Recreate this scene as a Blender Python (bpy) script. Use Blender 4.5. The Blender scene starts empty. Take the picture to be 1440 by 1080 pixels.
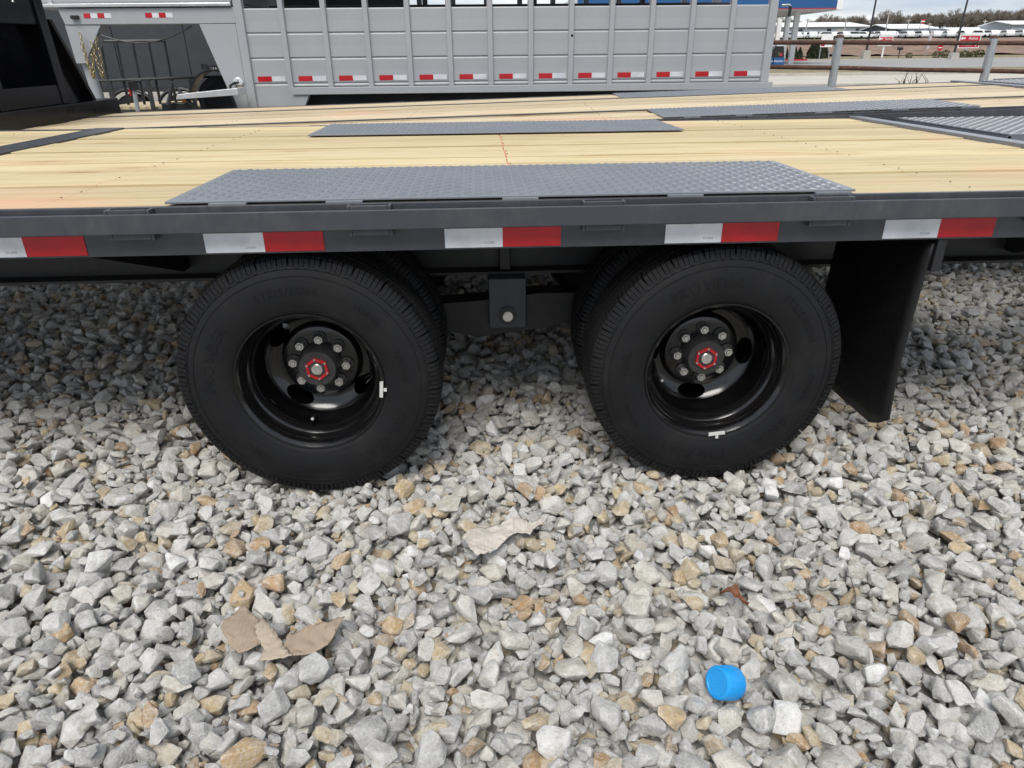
import bpy, bmesh, math, random
import numpy as np
from mathutils import Vector, Matrix, Euler
from mathutils import noise as mnoise
R = math.radians
random.seed(7); rng = np.random.default_rng(11)
sc = bpy.context.scene
col = sc.collection

# ------------------------------------------------------------------ camera
FPX, YAW, PITCH, ROLL, CD, CH = 973.0, .0434, .4426, -.0105, 1.8658, 1.2497
_f = np.array([math.sin(YAW)*math.cos(PITCH), math.cos(YAW)*math.cos(PITCH), -math.sin(PITCH)])
_r = np.array([math.cos(YAW), -math.sin(YAW), 0.]); _u = np.cross(_r, _f)
_c, _s = math.cos(ROLL), math.sin(ROLL)
CF, CR, CU = _f, _c*_r+_s*_u, -_s*_r+_c*_u
CP = np.array([0, -CD, CH])
cam = bpy.data.cameras.new('camera'); camo = bpy.data.objects.new('camera', cam); col.objects.link(camo)
cam.sensor_fit = 'HORIZONTAL'; cam.sensor_width = 36; cam.lens = FPX/1440*36
cam.clip_start = .05; cam.clip_end = 6000
camo.matrix_world = Matrix(((CR[0], CU[0], -CF[0], CP[0]), (CR[1], CU[1], -CF[1], CP[1]), (CR[2], CU[2], -CF[2], CP[2]), (0, 0, 0, 1)))
sc.camera = camo
def at(px, py, Y):
    d = CF+CR*(px-720)/FPX+CU*(540-py)/FPX
    return Vector(CP+d*(Y-CP[1])/d[1])
def proj(p):
    d = np.asarray(p)-CP; z = d@CF
    return 720+FPX*(d@CR)/z, 540-FPX*(d@CU)/z, z

# ------------------------------------------------------------------ world, sun, exposure
SUN_EL, SUN_AZ = R(57), R(194)      # azimuth: compass-like angle from +Y towards +X of where the sun stands
w = bpy.data.worlds.new('World'); sc.world = w; w.use_nodes = True
nt = w.node_tree; nt.nodes.clear()
def wn(t, **k):
    n = nt.nodes.new(t)
    for a, b in k.items(): setattr(n, a, b)
    return n
bg = wn('ShaderNodeBackground'); out = wn('ShaderNodeOutputWorld')
sky = wn('ShaderNodeTexSky', sky_type='NISHITA', sun_disc=False, sun_elevation=SUN_EL, sun_rotation=SUN_AZ)
tc = wn('ShaderNodeTexCoord'); mp = wn('ShaderNodeMapping'); mp.inputs['Scale'].default_value = (1.1, 1.1, 7.)
nz = wn('ShaderNodeTexNoise'); nz.inputs['Scale'].default_value = 2.6; nz.inputs['Detail'].default_value = 7; nz.inputs['Roughness'].default_value = .55
cr = wn('ShaderNodeValToRGB')
cr.color_ramp.elements[0].position = .40; cr.color_ramp.elements[0].color = (3.1, 3.6, 4.4, 1)
cr.color_ramp.elements[1].position = .60; cr.color_ramp.elements[1].color = (5.9, 6.0, 6.1, 1)
mx = wn('ShaderNodeMix', data_type='RGBA'); mx.inputs[0].default_value = .86
L = nt.links.new
L(tc.outputs['Generated'], mp.inputs['Vector']); L(mp.outputs[0], nz.inputs['Vector']); L(nz.outputs['Fac'], cr.inputs[0])
L(sky.outputs[0], mx.inputs[6]); L(cr.outputs[0], mx.inputs[7]); L(mx.outputs[2], bg.inputs[0]); L(bg.outputs[0], out.inputs[0])
bg.inputs[1].default_value = .1
sl = bpy.data.lights.new('sun', 'SUN'); sl.energy = 1.8; sl.angle = R(32); sl.color = (1, .95, .885)
so = bpy.data.objects.new('sun', sl); col.objects.link(so)
sd = Vector((math.sin(SUN_AZ)*math.cos(SUN_EL), math.cos(SUN_AZ)*math.cos(SUN_EL), math.sin(SUN_EL)))
so.rotation_euler = sd.to_track_quat('Z', 'Y').to_euler(); so.location = (0, -3, 12)
vs = sc.view_settings
vs.view_transform = 'Standard'; vs.look = 'None'; vs.exposure = 0.76; vs.gamma = 1; vs.use_curve_mapping = False
sc.render.engine = 'CYCLES'; sc.cycles.use_denoising = True
sc.cycles.max_bounces = 8

# ------------------------------------------------------------------ materials
MATS = {}
class NB:
    def __init__(s, name):
        s.m = bpy.data.materials.new(name); s.m.use_nodes = True; s.t = s.m.node_tree
        s.p = s.t.nodes['Principled BSDF']; MATS[name] = s.m
    def n(s, t, ins=None, **k):
        n = s.t.nodes.new(t)
        for a, b in k.items(): setattr(n, a, b)
        for a, b in (ins or {}).items():
            if isinstance(b, bpy.types.NodeSocket): s.t.links.new(b, n.inputs[a])
            else: n.inputs[a].default_value = b
        return n
    def set(s, k, v):
        if isinstance(v, bpy.types.NodeSocket): s.t.links.new(v, s.p.inputs[k])
        else: s.p.inputs[k].default_value = v
    def noise(s, scale, detail=4, rough=.5, vec=None, dist=0):
        i = {'Scale': scale, 'Detail': detail, 'Roughness': rough, 'Distortion': dist}
        if vec is not None: i['Vector'] = vec
        return s.n('ShaderNodeTexNoise', i).outputs['Fac']
    def ramp(s, fac, stops):
        n = s.n('ShaderNodeValToRGB', {0: fac}); e = n.color_ramp.elements
        while len(e) < len(stops): e.new(.5)
        for el, (p, c) in zip(e, stops):
            el.position = p; el.color = (*c, 1) if len(c) == 3 else c
        return n.outputs[0]
    def rng(s, v, a, b, c, d):
        return s.n('ShaderNodeMapRange', {0: v, 1: a, 2: b, 3: c, 4: d}).outputs[0]
    def mix(s, f, a, b, mode='MIX'):
        n = s.n('ShaderNodeMix', data_type='RGBA', blend_type=mode)
        for i, v in ((0, f), (6, a), (7, b)):
            if isinstance(v, bpy.types.NodeSocket): s.t.links.new(v, n.inputs[i])
            else: n.inputs[i].default_value = v if i == 0 else (*v, 1)
        return n.outputs[2]
    def math(s, op, a, b=0.):
        n = s.n('ShaderNodeMath', operation=op)
        for i, v in ((0, a), (1, b)):
            if isinstance(v, bpy.types.NodeSocket): s.t.links.new(v, n.inputs[i])
            else: n.inputs[i].default_value = v
        return n.outputs[0]
    def obj(s): return s.n('ShaderNodeTexCoord').outputs['Object']
    def map(s, v, scale=(1, 1, 1), loc=None):
        n = s.n('ShaderNodeMapping', {'Vector': v}); n.inputs['Scale'].default_value = scale
        if loc is not None: s.t.links.new(loc, n.inputs['Location'])
        return n.outputs[0]
    def rand(s): return s.n('ShaderNodeObjectInfo').outputs['Random']
    def bump(s, h, strength=.3, dist=.01):
        s.set('Normal', s.n('ShaderNodeBump', {'Strength': strength, 'Distance': dist, 'Height': h}).outputs[0])

def simple(name, c, rough=.5, metal=0, var=.12, scale=8, bump=0, bscale=60, coat=0, bdist=.002, vec_scale=(1, 1, 1)):
    b = NB(name); v = b.map(b.obj(), vec_scale)
    f = b.noise(scale, 5, .6, v)
    lo = tuple(x*(1-var) for x in c); hi = tuple(min(1, x*(1+var)) for x in c)
    b.set('Base Color', b.ramp(f, [(.3, lo), (.7, hi)]))
    b.set('Roughness', b.rng(b.noise(scale*2.3, 4, .6, v), .3, .7, max(.03, rough-.07), min(1, rough+.07))); b.set('Metallic', metal)
    if coat: b.set('Coat Weight', coat); b.set('Coat Roughness', .08)
    if bump: b.bump(b.noise(bscale, 4, .6, v), bump, bdist)
    return b.m
M = MATS
def dusty(name, c, rough, dust=(.3, .29, .27), amt=.25, coat=0., scale=5, metal=0):
    """painted steel: orange-peel relief, faint dust and scuffs"""
    b = NB(name); o = b.obj()
    f = b.noise(scale, 6, .65, o); f2 = b.noise(scale*9, 5, .7, b.map(o, (1, 1, .25)))
    k = b.math('MULTIPLY', b.rng(f, .42, .75, 0, 1), b.rng(f2, .35, .75, .2, 1))
    b.set('Base Color', b.mix(b.math('MULTIPLY', k, amt), c, dust))
    b.set('Roughness', b.rng(f2, .3, .7, rough-.06, rough+.1)); b.set('Metallic', metal)
    b.set('Coat Weight', coat); b.set('Coat Roughness', .15)
    b.bump(b.noise(220, 2, .5, o), .06, .001)
    return b.m
dusty('grey_paint', (.044, .048, .057), .34, (.26, .255, .25), .2)
dusty('plate_paint', (.165, .18, .205), .27, (.36, .36, .36), .3)
dusty('beam_paint', (.013, .0135, .015), .45, amt=.1)
MATS['black_paint'] = dusty('black_paint', (.0035, .004, .0055), .18, (.08, .08, .08), .05, .0); M['black_paint'].node_tree.nodes['Principled BSDF'].inputs['Specular IOR Level'].default_value = .3
dusty('black_frame', (.02, .021, .024), .4, (.2, .19, .18), .2)
dusty('stock_grey', (.335, .35, .367), .42, (.46, .455, .44), .4, 0, 2.2)
dusty('charcoal_wall', (.028, .031, .037), .32, (.2, .2, .2), .12, .2)
dusty('olive_frame', (.035, .045, .03), .5, (.2, .2, .18), .2)
dusty('wheel_black', (.0035, .0035, .004), .13, (.12, .115, .105), .05, .35, 9)
dusty('hub_dark', (.028, .027, .027), .55, (.15, .14, .13), .3, 0, 40)
simple('galvanised', (.36, .38, .39), .42, .35, .25, 14, vec_scale=(6, 6, .6))
simple('zinc', (.74, .74, .72), .22, .9, .15, 60)
simple('silver_trim', (.6, .61, .62), .3, .8, .1, 6)
simple('flap_rubber', (.005, .005, .006), .55, 0, .3, 12, .15, 60)
simple('black_plastic', (.012, .012, .013), .4)
simple('red_paint', (.42, .012, .016), .4, 0, .15, 40)
simple('gold_chain', (.36, .29, .15), .45, .7, .2, 30)
simple('concrete', (.42, .4, .36), .85, 0, .15, 2, .2, 14)
simple('street_concrete', (.46, .43, .37), .85, 0, .1, .6)
simple('asphalt', (.27, .27, .265), .9, 0, .1, .25)
simple('dirt_bank', (.21, .14, .105), .95, 0, .35, .5, .6, 1.2, bdist=.3)
simple('dry_grass', (.21, .175, .10), .95, 0, .4, 1.5, .6, 6, bdist=.05)
simple('field_grass', (.10, .105, .05), .95, 0, .35, .08)
simple('white_paint', (.78, .78, .77), .5, 0, .05, 3)
simple('roof_white', (.83, .84, .86), .45, 0, .04, .4)
simple('wall_grey', (.36, .38, .42), .6, 0, .08, .5)
simple('wall_dark', (.06, .07, .09), .6, 0, .1, .5)
simple('wall_cream', (.4, .38, .35), .7, 0, .1, .5)
simple('window_dark', (.02, .025, .03), .1, 0, .1, 2)
simple('canopy_blue', (.012, .085, .24), .4, 0, .06, 1)
simple('sign_red', (.45, .012, .03), .4, 0, .05, 3)
simple('leaf_brown', (.16, .055, .02), .6, 0, .35, 40, .3, 90)
simple('bark', (.115, .09, .072), .9, 0, .25, 2)
simple('twig_haze', (.19, .16, .13), .95, 0, .25, 1)
simple('evergreen', (.035, .045, .02), .9, 0, .4, 6)
simple('shrub_green', (.07, .08, .025), .9, 0, .4, 6)
simple('lamp_glass', (.6, .6, .58), .3)
simple('blue_plastic', (.012, .30, .72), .33, 0, .05, 25)
simple('flag_cloth', (.5, .45, .5), .8, 0, .2, 3)
simple('print_dark', (.10, .10, .105), .6)
simple('aluminium', (.7, .71, .72), .35, .5, .1, 5)
simple('car_white', (.8, .81, .83), .3, 0, .03, 1, coat=.4)

def rust():
    b = NB('rusty_pipe'); v = b.map(b.obj(), (3, 3, 3)); f = b.noise(6, 7, .7, v)
    b.set('Base Color', b.ramp(f, [(.3, (.035, .017, .013)), (.52, (.075, .032, .02)), (.72, (.14, .07, .04))]))
    b.set('Roughness', .8); b.bump(f, .3, .004)
rust()

def rubber():
    b = NB('rubber'); o = b.obj(); f = b.noise(7, 6, .65, o); g = b.noise(46, 4, .7, o)
    k = b.math('MULTIPLY', b.rng(f, .5, .8, 0, 1), b.rng(g, .3, .75, .2, 1))
    b.set('Base Color', b.mix(b.math('MULTIPLY', k, .35), (.0055, .0058, .0068), (.05, .048, .046)))
    b.set('Roughness', b.rng(f, .3, .7, .56, .75)); b.set('Specular IOR Level', .32); b.bump(b.noise(260, 3, .6, o), .12, .0012)
rubber()

def wood(name, c0, c1, c2, chalk):
    b = NB(name); o = b.obj(); r = b.rand()
    off = b.n('ShaderNodeCombineXYZ', {0: b.math('MULTIPLY', r, 37.), 1: b.math('MULTIPLY', r, 11.), 2: 0.}).outputs[0]
    v = b.map(o, (.55, 9, 9), off)
    f = b.noise(3.2, 8, .62, v, .6)                      # soft early / late wood bands
    fine = b.noise(30, 4, .7, b.map(o, (.25, 9, 9), off))
    base = b.ramp(f, [(.3, c0), (.5, c1), (.62, c2), (.78, c1)])
    base = b.mix(b.rng(fine, .5, .75, 0, .42), base, tuple(x*.62 for x in c2))
    tint = b.mix(r, (1.12, 1.1, 1.06), (.82, .79, .74))
    base = b.mix(1., base, tint, 'MULTIPLY')
    # knots
    vo = b.n('ShaderNodeTexVoronoi', {'Vector': b.map(o, (1.1, 6.5, 0), off), 'Scale': 1.0, 'Randomness': 1.}).outputs['Distance']
    k = b.math('ADD', vo, b.math('MULTIPLY', b.noise(24, 3, .6, o), .05))
    base = b.mix(b.rng(k, .06, .12, .85, 0), base, (.15, .075, .03))
    base = b.mix(b.rng(k, .12, .36, .34, 0), base, (.40, .22, .085))
    ds = b.noise(2.2, 3, .55, b.map(o, (.22, 30, 1), off)); base = b.mix(b.rng(ds, .62, .72, 0, .5), base, (.27, .16, .065))
    # pink stain
    st = b.noise(.9, 3, .5, b.map(o, (1, 1.6, 1)))
    base = b.mix(b.rng(st, .58, .74, 0, .5), base, (.72, .36, .24))
    # dirt specks
    sp = b.noise(70, 2, .5, b.map(o, (.5, 1, 1)))
    base = b.mix(b.rng(sp, .72, .8, 0, .5), base, (.2, .13, .08))
    if chalk:
        s = b.n('ShaderNodeSeparateXYZ', {0: o}).outputs
        for x0, colr, wd, amt in ((.006, (.55, .09, .05), .0035, .85), (-1.262, (.45, .2, .1), .003, .6), (1.25, (.3, .2, .12), .0025, .5)):
            wob = b.math('ADD', s[0], b.math('MULTIPLY', b.noise(5, 2, .5, o), .012))
            d = b.math('ABSOLUTE', b.math('SUBTRACT', wob, x0+.006))
            m = b.math('MULTIPLY', b.rng(d, wd*.5, wd, amt, 0), b.rng(b.noise(26, 3, .7, o), .4, .55, .15, 1))
            base = b.mix(m, base, colr)
    b.set('Base Color', base); b.set('Roughness', .68)
    h = b.math('ADD', f, b.math('MULTIPLY', fine, .5)); b.bump(h, .25, .003)
wood('pine_deck', (.60, .52, .335), (.57, .475, .285), (.48, .38, .205), True)
wood('pale_pine', (.60, .52, .38), (.57, .485, .335), (.45, .355, .22), False)

def stone():
    b = NB('limestone'); o = b.obj(); r = b.rand()
    off = b.n('ShaderNodeCombineXYZ', {0: b.math('MULTIPLY', r, 91.), 1: b.math('MULTIPLY', r, 53.), 2: r}).outputs[0]
    v = b.map(o, (1, 1, 1), off)
    tone = b.ramp(r, [(0, (.34, .338, .33)), (.08, (.43, .426, .415)), (.26, (.54, .535, .515)), (.44, (.61, .60, .57)), (.56, (.50, .485, .435)), (.66, (.58, .55, .465)),
                      (.75, (.69, .685, .665)), (.80, (.55, .475, .335)), (.86, (.56, .43, .235)), (.905, (.47, .28, .115)), (.93, (.42, .38, .30)), (.955, (.64, .635, .615)), (1, (.88, .88, .87))])
    f = b.noise(1.5, 5, .6, v)
    c = b.mix(b.rng(f, .38, .66, 0, .75), tone, b.mix(1., tone, (.66, .65, .63), 'MULTIPLY'))
    # ochre stains
    c = b.mix(b.math('MULTIPLY', b.rng(b.noise(1.1, 4, .6, v), .58, .72, 0, .65), b.rng(r, .3, .9, 0.1, .8)), c, (.43, .30, .14))
    # pale dust in blotches and on worn edges, darker pits between
    g = b.noise(5., 6, .72, v)
    c = b.mix(b.rng(g, .54, .66, 0, .48), c, (.74, .735, .71))
    c = b.mix(b.rng(g, .36, .46, .6, 0), c, b.mix(1., c, (.52, .51, .50), 'MULTIPLY'))
    pt = b.n('ShaderNodeNewGeometry').outputs['Pointiness']
    c = b.mix(b.math('MULTIPLY', b.rng(pt, .505, .57, 0, .62), b.rng(b.noise(6, 4, .7, v), .38, .58, .1, 1)), c, (.80, .795, .775))
    vn = b.n('ShaderNodeTexVoronoi', {'Vector': v, 'Scale': 2.2}, feature='DISTANCE_TO_EDGE').outputs['Distance']
    c = b.mix(b.math('MULTIPLY', b.rng(vn, .0, .03, .6, 0), b.rng(b.noise(2, 2, .5, v), .47, .6, 0, 1)), c, (.82, .82, .80))
    c = b.mix(b.rng(b.noise(13, 4, .65, v), .58, .70, 0, .6), c, (.24, .235, .22))
    b.set('Base Color', c); b.set('Roughness', .9)
    h = b.math('ADD', b.math('MULTIPLY', b.noise(2.4, 8, .72, v), 1.), b.math('MULTIPLY', g, .5))
    b.bump(h, .9, .008)
stone()
def gravel_ground():
    b = NB('gravel_bed'); o = b.obj()
    vo = b.n('ShaderNodeTexVoronoi', {'Vector': o, 'Scale': 24.})
    g = b.n('ShaderNodeSeparateColor', {0: vo.outputs['Color']}).outputs[0]
    c = b.ramp(g, [(0, (.16, .155, .145)), (.5, (.27, .265, .25)), (.85, (.36, .35, .33)), (1, (.26, .19, .11))])
    d = vo.outputs['Distance']
    b.set('Base Color', c); b.set('Roughness', .95); b.bump(b.math('SUBTRACT', 1., d), 1., .03)
gravel_ground()
def tape(name, c, c2):
    b = NB(name); o = b.obj()
    vo = b.n('ShaderNodeTexVoronoi', {'Vector': b.map(o, (1, 1, 1)), 'Scale': 230., 'Randomness': 0.}, feature='DISTANCE_TO_EDGE').outputs['Distance']
    k = b.math('MULTIPLY', b.rng(vo, .05, .22, 1, 0), b.rng(b.noise(9, 3, .6, o), .3, .65, .25, 1))
    k2 = b.rng(b.noise(14, 4, .7, b.map(o, (1, 1, 2))), .45, .8, 0, .3)
    c_ = b.mix(k, c, c2); b.set('Base Color', b.mix(k2, c_, tuple(x*.7 for x in c)))
    b.set('Roughness', .32); b.set('Coat Weight', .35); b.set('Coat Roughness', .12); b.bump(vo, .15, .001)
tape('tape_white', (.74, .76, .78), (.47, .49, .53)); tape('tape_red', (.50, .003, .010), (.34, .002, .007))
def card(name, c):
    b = NB(name); o = b.obj(); f = b.noise(14, 6, .7, o); g = b.noise(140, 3, .6, o)
    w_ = b.n('ShaderNodeTexWave', {'Vector': o, 'Scale': 30., 'Distortion': 6., 'Detail': 3.}).outputs['Fac']
    b.set('Base Color', b.mix(b.rng(f, .35, .7, 0, .6), c, tuple(x*.8 for x in c))); b.set('Roughness', .92)
    b.bump(b.math('ADD', b.math('ADD', f, b.math('MULTIPLY', g, .3)), b.math('MULTIPLY', w_, .3)), .6, .004)
card('kraft', (.34, .27, .20)); card('kraft_inside', (.42, .35, .275)); card('tan_paper', (.55, .505, .45))

# ------------------------------------------------------------------ mesh helpers
class MB:
    def __init__(s): s.v = []; s.f = []; s.m = []
    def add(s, vs, fs, mi=0):
        o = len(s.v); s.v += [tuple(p) for p in vs]; s.f += [tuple(o+i for i in f) for f in fs]; s.m += [mi]*len(fs); return s
    def box(s, x0, x1, y0, y1, z0, z1, mi=0):
        return s.add([(x0, y0, z0), (x1, y0, z0), (x1, y1, z0), (x0, y1, z0), (x0, y0, z1), (x1, y0, z1), (x1, y1, z1), (x0, y1, z1)],
                     [(0, 3, 2, 1), (4, 5, 6, 7), (0, 1, 5, 4), (1, 2, 6, 5), (2, 3, 7, 6), (3, 0, 4, 7)], mi)
    def prism(s, poly, ax, a, b, mi=0):
        """poly in the two other axes (in x, y, z order), swept from a to b along axis ax"""
        def P(p, t):
            q = list(p); q.insert(ax, t); return tuple(q)
        n = len(poly); vs = [P(p, a) for p in poly]+[P(p, b) for p in poly]
        fs = [tuple(range(n)), tuple(range(2*n-1, n-1, -1))]+[(i, n+i, n+(i+1) % n, (i+1) % n) for i in range(n)]
        return s.add(vs, fs, mi)
    def tube(s, pts, r, n=8, cap=True, mi=0):
        pts = [Vector(p) for p in pts]; rs = r if isinstance(r, (list, tuple)) else [r]*len(pts)
        o = []; up = None
        for i, p in enumerate(pts):
            d = (pts[min(i+1, len(pts)-1)]-pts[max(i-1, 0)]).normalized()
            if up is None: up = Vector((0, 0, 1)) if abs(d.z) < .9 else Vector((1, 0, 0))
            a = d.cross(up).normalized(); b = a.cross(d).normalized(); up = b
            o += [p+(a*math.cos(2*math.pi*k/n)+b*math.sin(2*math.pi*k/n))*rs[i] for k in range(n)]
        fs = [(i*n+k, i*n+(k+1) % n, (i+1)*n+(k+1) % n, (i+1)*n+k) for i in range(len(pts)-1) for k in range(n)]
        if cap: fs += [tuple(range(n-1, -1, -1)), tuple(range((len(pts)-1)*n, len(pts)*n))]
        return s.add(o, fs, mi)
    def lathe(s, prof, n=64, ax='Y', c=(0, 0, 0), mi=0, closed=False):
        """prof: (radius, height along the axis)"""
        vs = []
        for k in range(n):
            t = 2*math.pi*k/n; cs, sn = math.cos(t), math.sin(t)
            for r, h in prof:
                q = (r*cs, h, r*sn) if ax == 'Y' else ((r*cs, r*sn, h) if ax == 'Z' else (h, r*cs, r*sn))
                vs.append((q[0]+c[0], q[1]+c[1], q[2]+c[2]))
        m = len(prof); fs = []
        for k in range(n):
            k2 = (k+1) % n
            for j in range(m if closed else m-1):
                j2 = (j+1) % m
                fs.append((k*m+j, k*m+j2, k2*m+j2, k2*m+j))
        return s.add(vs, fs, mi)
    def mesh(s, name, mats, org=(0, 0, 0), smooth=None, bevel=0, seg=2, fix=True):
        me = bpy.data.meshes.new(name)
        ox, oy, oz = org
        me.from_pydata([(x-ox, y-oy, z-oz) for x, y, z in s.v], [], s.f)
        for m in (mats if isinstance(mats, (list, tuple)) else [mats]): me.materials.append(M[m] if isinstance(m, str) else m)
        me.polygons.foreach_set('material_index', s.m)
        if fix or bevel:
            bm = bmesh.new(); bm.from_mesh(me)
            bmesh.ops.recalc_face_normals(bm, faces=bm.faces)
            if bevel:
                bmesh.ops.bevel(bm, geom=[e for e in bm.edges if len(e.link_faces) == 2 and e.calc_face_angle(0) > .5], offset=bevel, segments=seg, profile=.5, affect='EDGES', clamp_overlap=True)
            bm.to_mesh(me); bm.free()
        if smooth is not None:
            me.shade_smooth(); me.set_sharp_from_angle(angle=R(smooth))
        return me
    def build(s, name, mats, parent=None, org=(0, 0, 0), smooth=None, bevel=0, seg=2, **k):
        return link(name, s.mesh(name, mats, org, smooth, bevel, seg), parent, **k)
def link(name, me, parent=None, **k):
    o = bpy.data.objects.new(name, me); col.objects.link(o)
    if parent is not None: o.parent = parent
    for a, b in k.items():
        if a in ('label', 'category', 'group', 'kind'): o[a] = b
        else: setattr(o, a, b)
    return o
def empty(name, loc, label, cat, group=None, rotz=0):
    o = bpy.data.objects.new(name, None); col.objects.link(o); o.location = loc; o.rotation_euler = (0, 0, rotz)
    o.empty_display_size = .1; o['label'] = label; o['category'] = cat
    if group: o['group'] = group
    return o
def copy_tree(o, parent=None):
    c = o.copy(); col.objects.link(c)
    if parent is not None: c.parent = parent
    for ch in list(o.children): copy_tree(ch, c)
    return c
def text_mesh(txt, size, depth=0., align='CENTER'):
    cu = bpy.data.curves.new('t', 'FONT'); cu.body = txt; cu.size = size; cu.extrude = depth; cu.align_x = align; cu.align_y = 'CENTER'; cu.resolution_u = 3
    o = bpy.data.objects.new('t', cu); col.objects.link(o)
    dg = bpy.context.evaluated_depsgraph_get(); me = bpy.data.meshes.new_from_object(o.evaluated_get(dg))
    bpy.data.objects.remove(o); bpy.data.curves.remove(cu); return me
def put_text(name, txt, size, mat, mtx, parent, depth=.0006):
    me = text_mesh(txt, size, depth); me.materials.clear(); me.materials.append(M[mat])
    me.transform(mtx); return link(name, me, parent)
FACE_CAM = Matrix(((1, 0, 0, 0), (0, 0, -1, 0), (0, 1, 0, 0), (0, 0, 0, 1)))     # text lying in XY -> standing in XZ, read from -Y

# ------------------------------------------------------------------ ground and terrain
PROF = [(-40, -.055), (-6, -.055), (27, -.03), (45, .0), (62, .0), (80, .17), (91, .36), (100, .55), (112, .62), (116, .75), (122, 1.7), (128, 2.7), (134, 3.15), (150, 3.45),
        (175, 3.95), (212, 4.7), (250, 7.2), (300, 8.4), (340, 9.2), (420, 10.5), (700, 13), (1500, 20), (4000, 40)]
def gz(y): return float(np.interp(y, [p[0] for p in PROF], [p[1] for p in PROF]))
def sheet(name, y0, y1, mat, dz, x0=-900, x1=1500, nx=40, rough=0., kind='structure', xs=None):
    ys = sorted({y0, y1} | {p[0] for p in PROF if y0 < p[0] < y1})
    if y1-y0 < 200:
        ys = sorted(set(ys) | set(np.linspace(y0, y1, 9)))
    xs = np.linspace(x0, x1, nx) if xs is None else xs
    vs = []; fs = []
    for y in ys:
        for x in xs:
            z = gz(y)+dz
            if rough: z += rough*(abs(mnoise.noise(Vector((x*.12, y*.15, 3))))+.5*abs(mnoise.noise(Vector((x*.4, y*.5, 9)))))
            vs.append((x, y, z))
    n = len(xs)
    for j in range(len(ys)-1):
        for i in range(n-1): fs.append((j*n+i, j*n+i+1, (j+1)*n+i+1, (j+1)*n+i))
    b = MB().add(vs, fs); return b.build(name, mat, kind=kind, smooth=60)
ground = sheet('ground', -40, 4000, 'gravel_bed', 0)
sheet('street', 28, 42.6, 'street_concrete', .012)
sheet('grass_verge', 43.0, 58, 'dry_grass', .06, -60, 160, 120, .05)
sheet('parking_lot', 58.3, 91, 'asphalt', .03)
sheet('grass_strip', 91.4, 113, 'dry_grass', .05, 20, 160, 80, .03)
sheet('dirt_bank', 112.5, 136, 'dirt_bank', .06, 0, 220, 170, .55)
sheet('vehicle_field', 135.5, 212, 'field_grass', .12, 0, 300, 40)
sheet('distant_field', 211, 3900, 'field_grass', .2)
MB().box(-60, 160, 42.6, 43.0, -.1, .17).build('kerb', 'concrete', kind='structure')
MB().box(-60, 160, 27.7, 28.0, -.1, .12).build('kerb', 'concrete', kind='structure')
MB().box(-60, 160, 91.0, 91.4, .2, .52).build('kerb', 'concrete', kind='structure')
# ------------------------------------------------------------------ crushed stone
def stone_mesh(i):
    rs = np.random.default_rng(100+i); bm = bmesh.new()
    n = int(rs.integers(13, 24)); p = rs.normal(size=(n, 3)); p /= np.linalg.norm(p, axis=1)[:, None]
    e = rs.uniform(.5, .85) ; p = np.sign(p)*np.abs(p)**e; p /= np.abs(p).max(0)          # boxy blocks
    p *= rs.uniform(.82, 1.0, (n, 1))
    ax = np.array([1., rs.uniform(.62, .9), rs.uniform(.42, .72)]); p *= ax
    p[:, 0] += p[:, 1]*rs.uniform(-.35, .35)
    for q in p: bm.verts.new(q)
    h = bmesh.ops.convex_hull(bm, input=bm.verts)
    bmesh.ops.delete(bm, geom=[g for g in h['geom_interior'] if isinstance(g, bmesh.types.BMVert)], context='VERTS')
    bmesh.ops.delete(bm, geom=[v for v in bm.verts if not v.link_faces], context='VERTS')
    bmesh.ops.dissolve_limit(bm, angle_limit=R(14), verts=bm.verts, edges=bm.edges)
    bmesh.ops.bevel(bm, geom=list(bm.edges), offset=rs.uniform(.035, .09), segments=2, profile=.5, affect='EDGES', clamp_overlap=True)
    bmesh.ops.triangulate(bm, faces=bm.faces)
    long = [e for e in bm.edges if e.calc_length() > .45]
    bmesh.ops.subdivide_edges(bm, edges=long, cuts=1, use_grid_fill=False)
    bmesh.ops.triangulate(bm, faces=bm.faces)
    for v in bm.verts:
        v.co += v.co.normalized()*(.05*mnoise.noise(v.co*2.2+Vector((i*7.3, 0, 0)))+.025*mnoise.noise(v.co*6+Vector((i*3.1, 5, 0))))
    bmesh.ops.recalc_face_normals(bm, faces=bm.faces)
    me = bpy.data.meshes.new('stone'); bm.to_mesh(me); bm.free(); me.materials.append(M['limestone'])
    me.shade_smooth(); me.set_sharp_from_angle(angle=R(28)); return me
NST = 36
STONES = [stone_mesh(i) for i in range(NST)]
SDIM = [np.abs(np.array([v.co[:] for v in m.vertices])).max(0) for m in STONES]
XW1, XW2, ZW = -.518, .7035, .378
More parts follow.
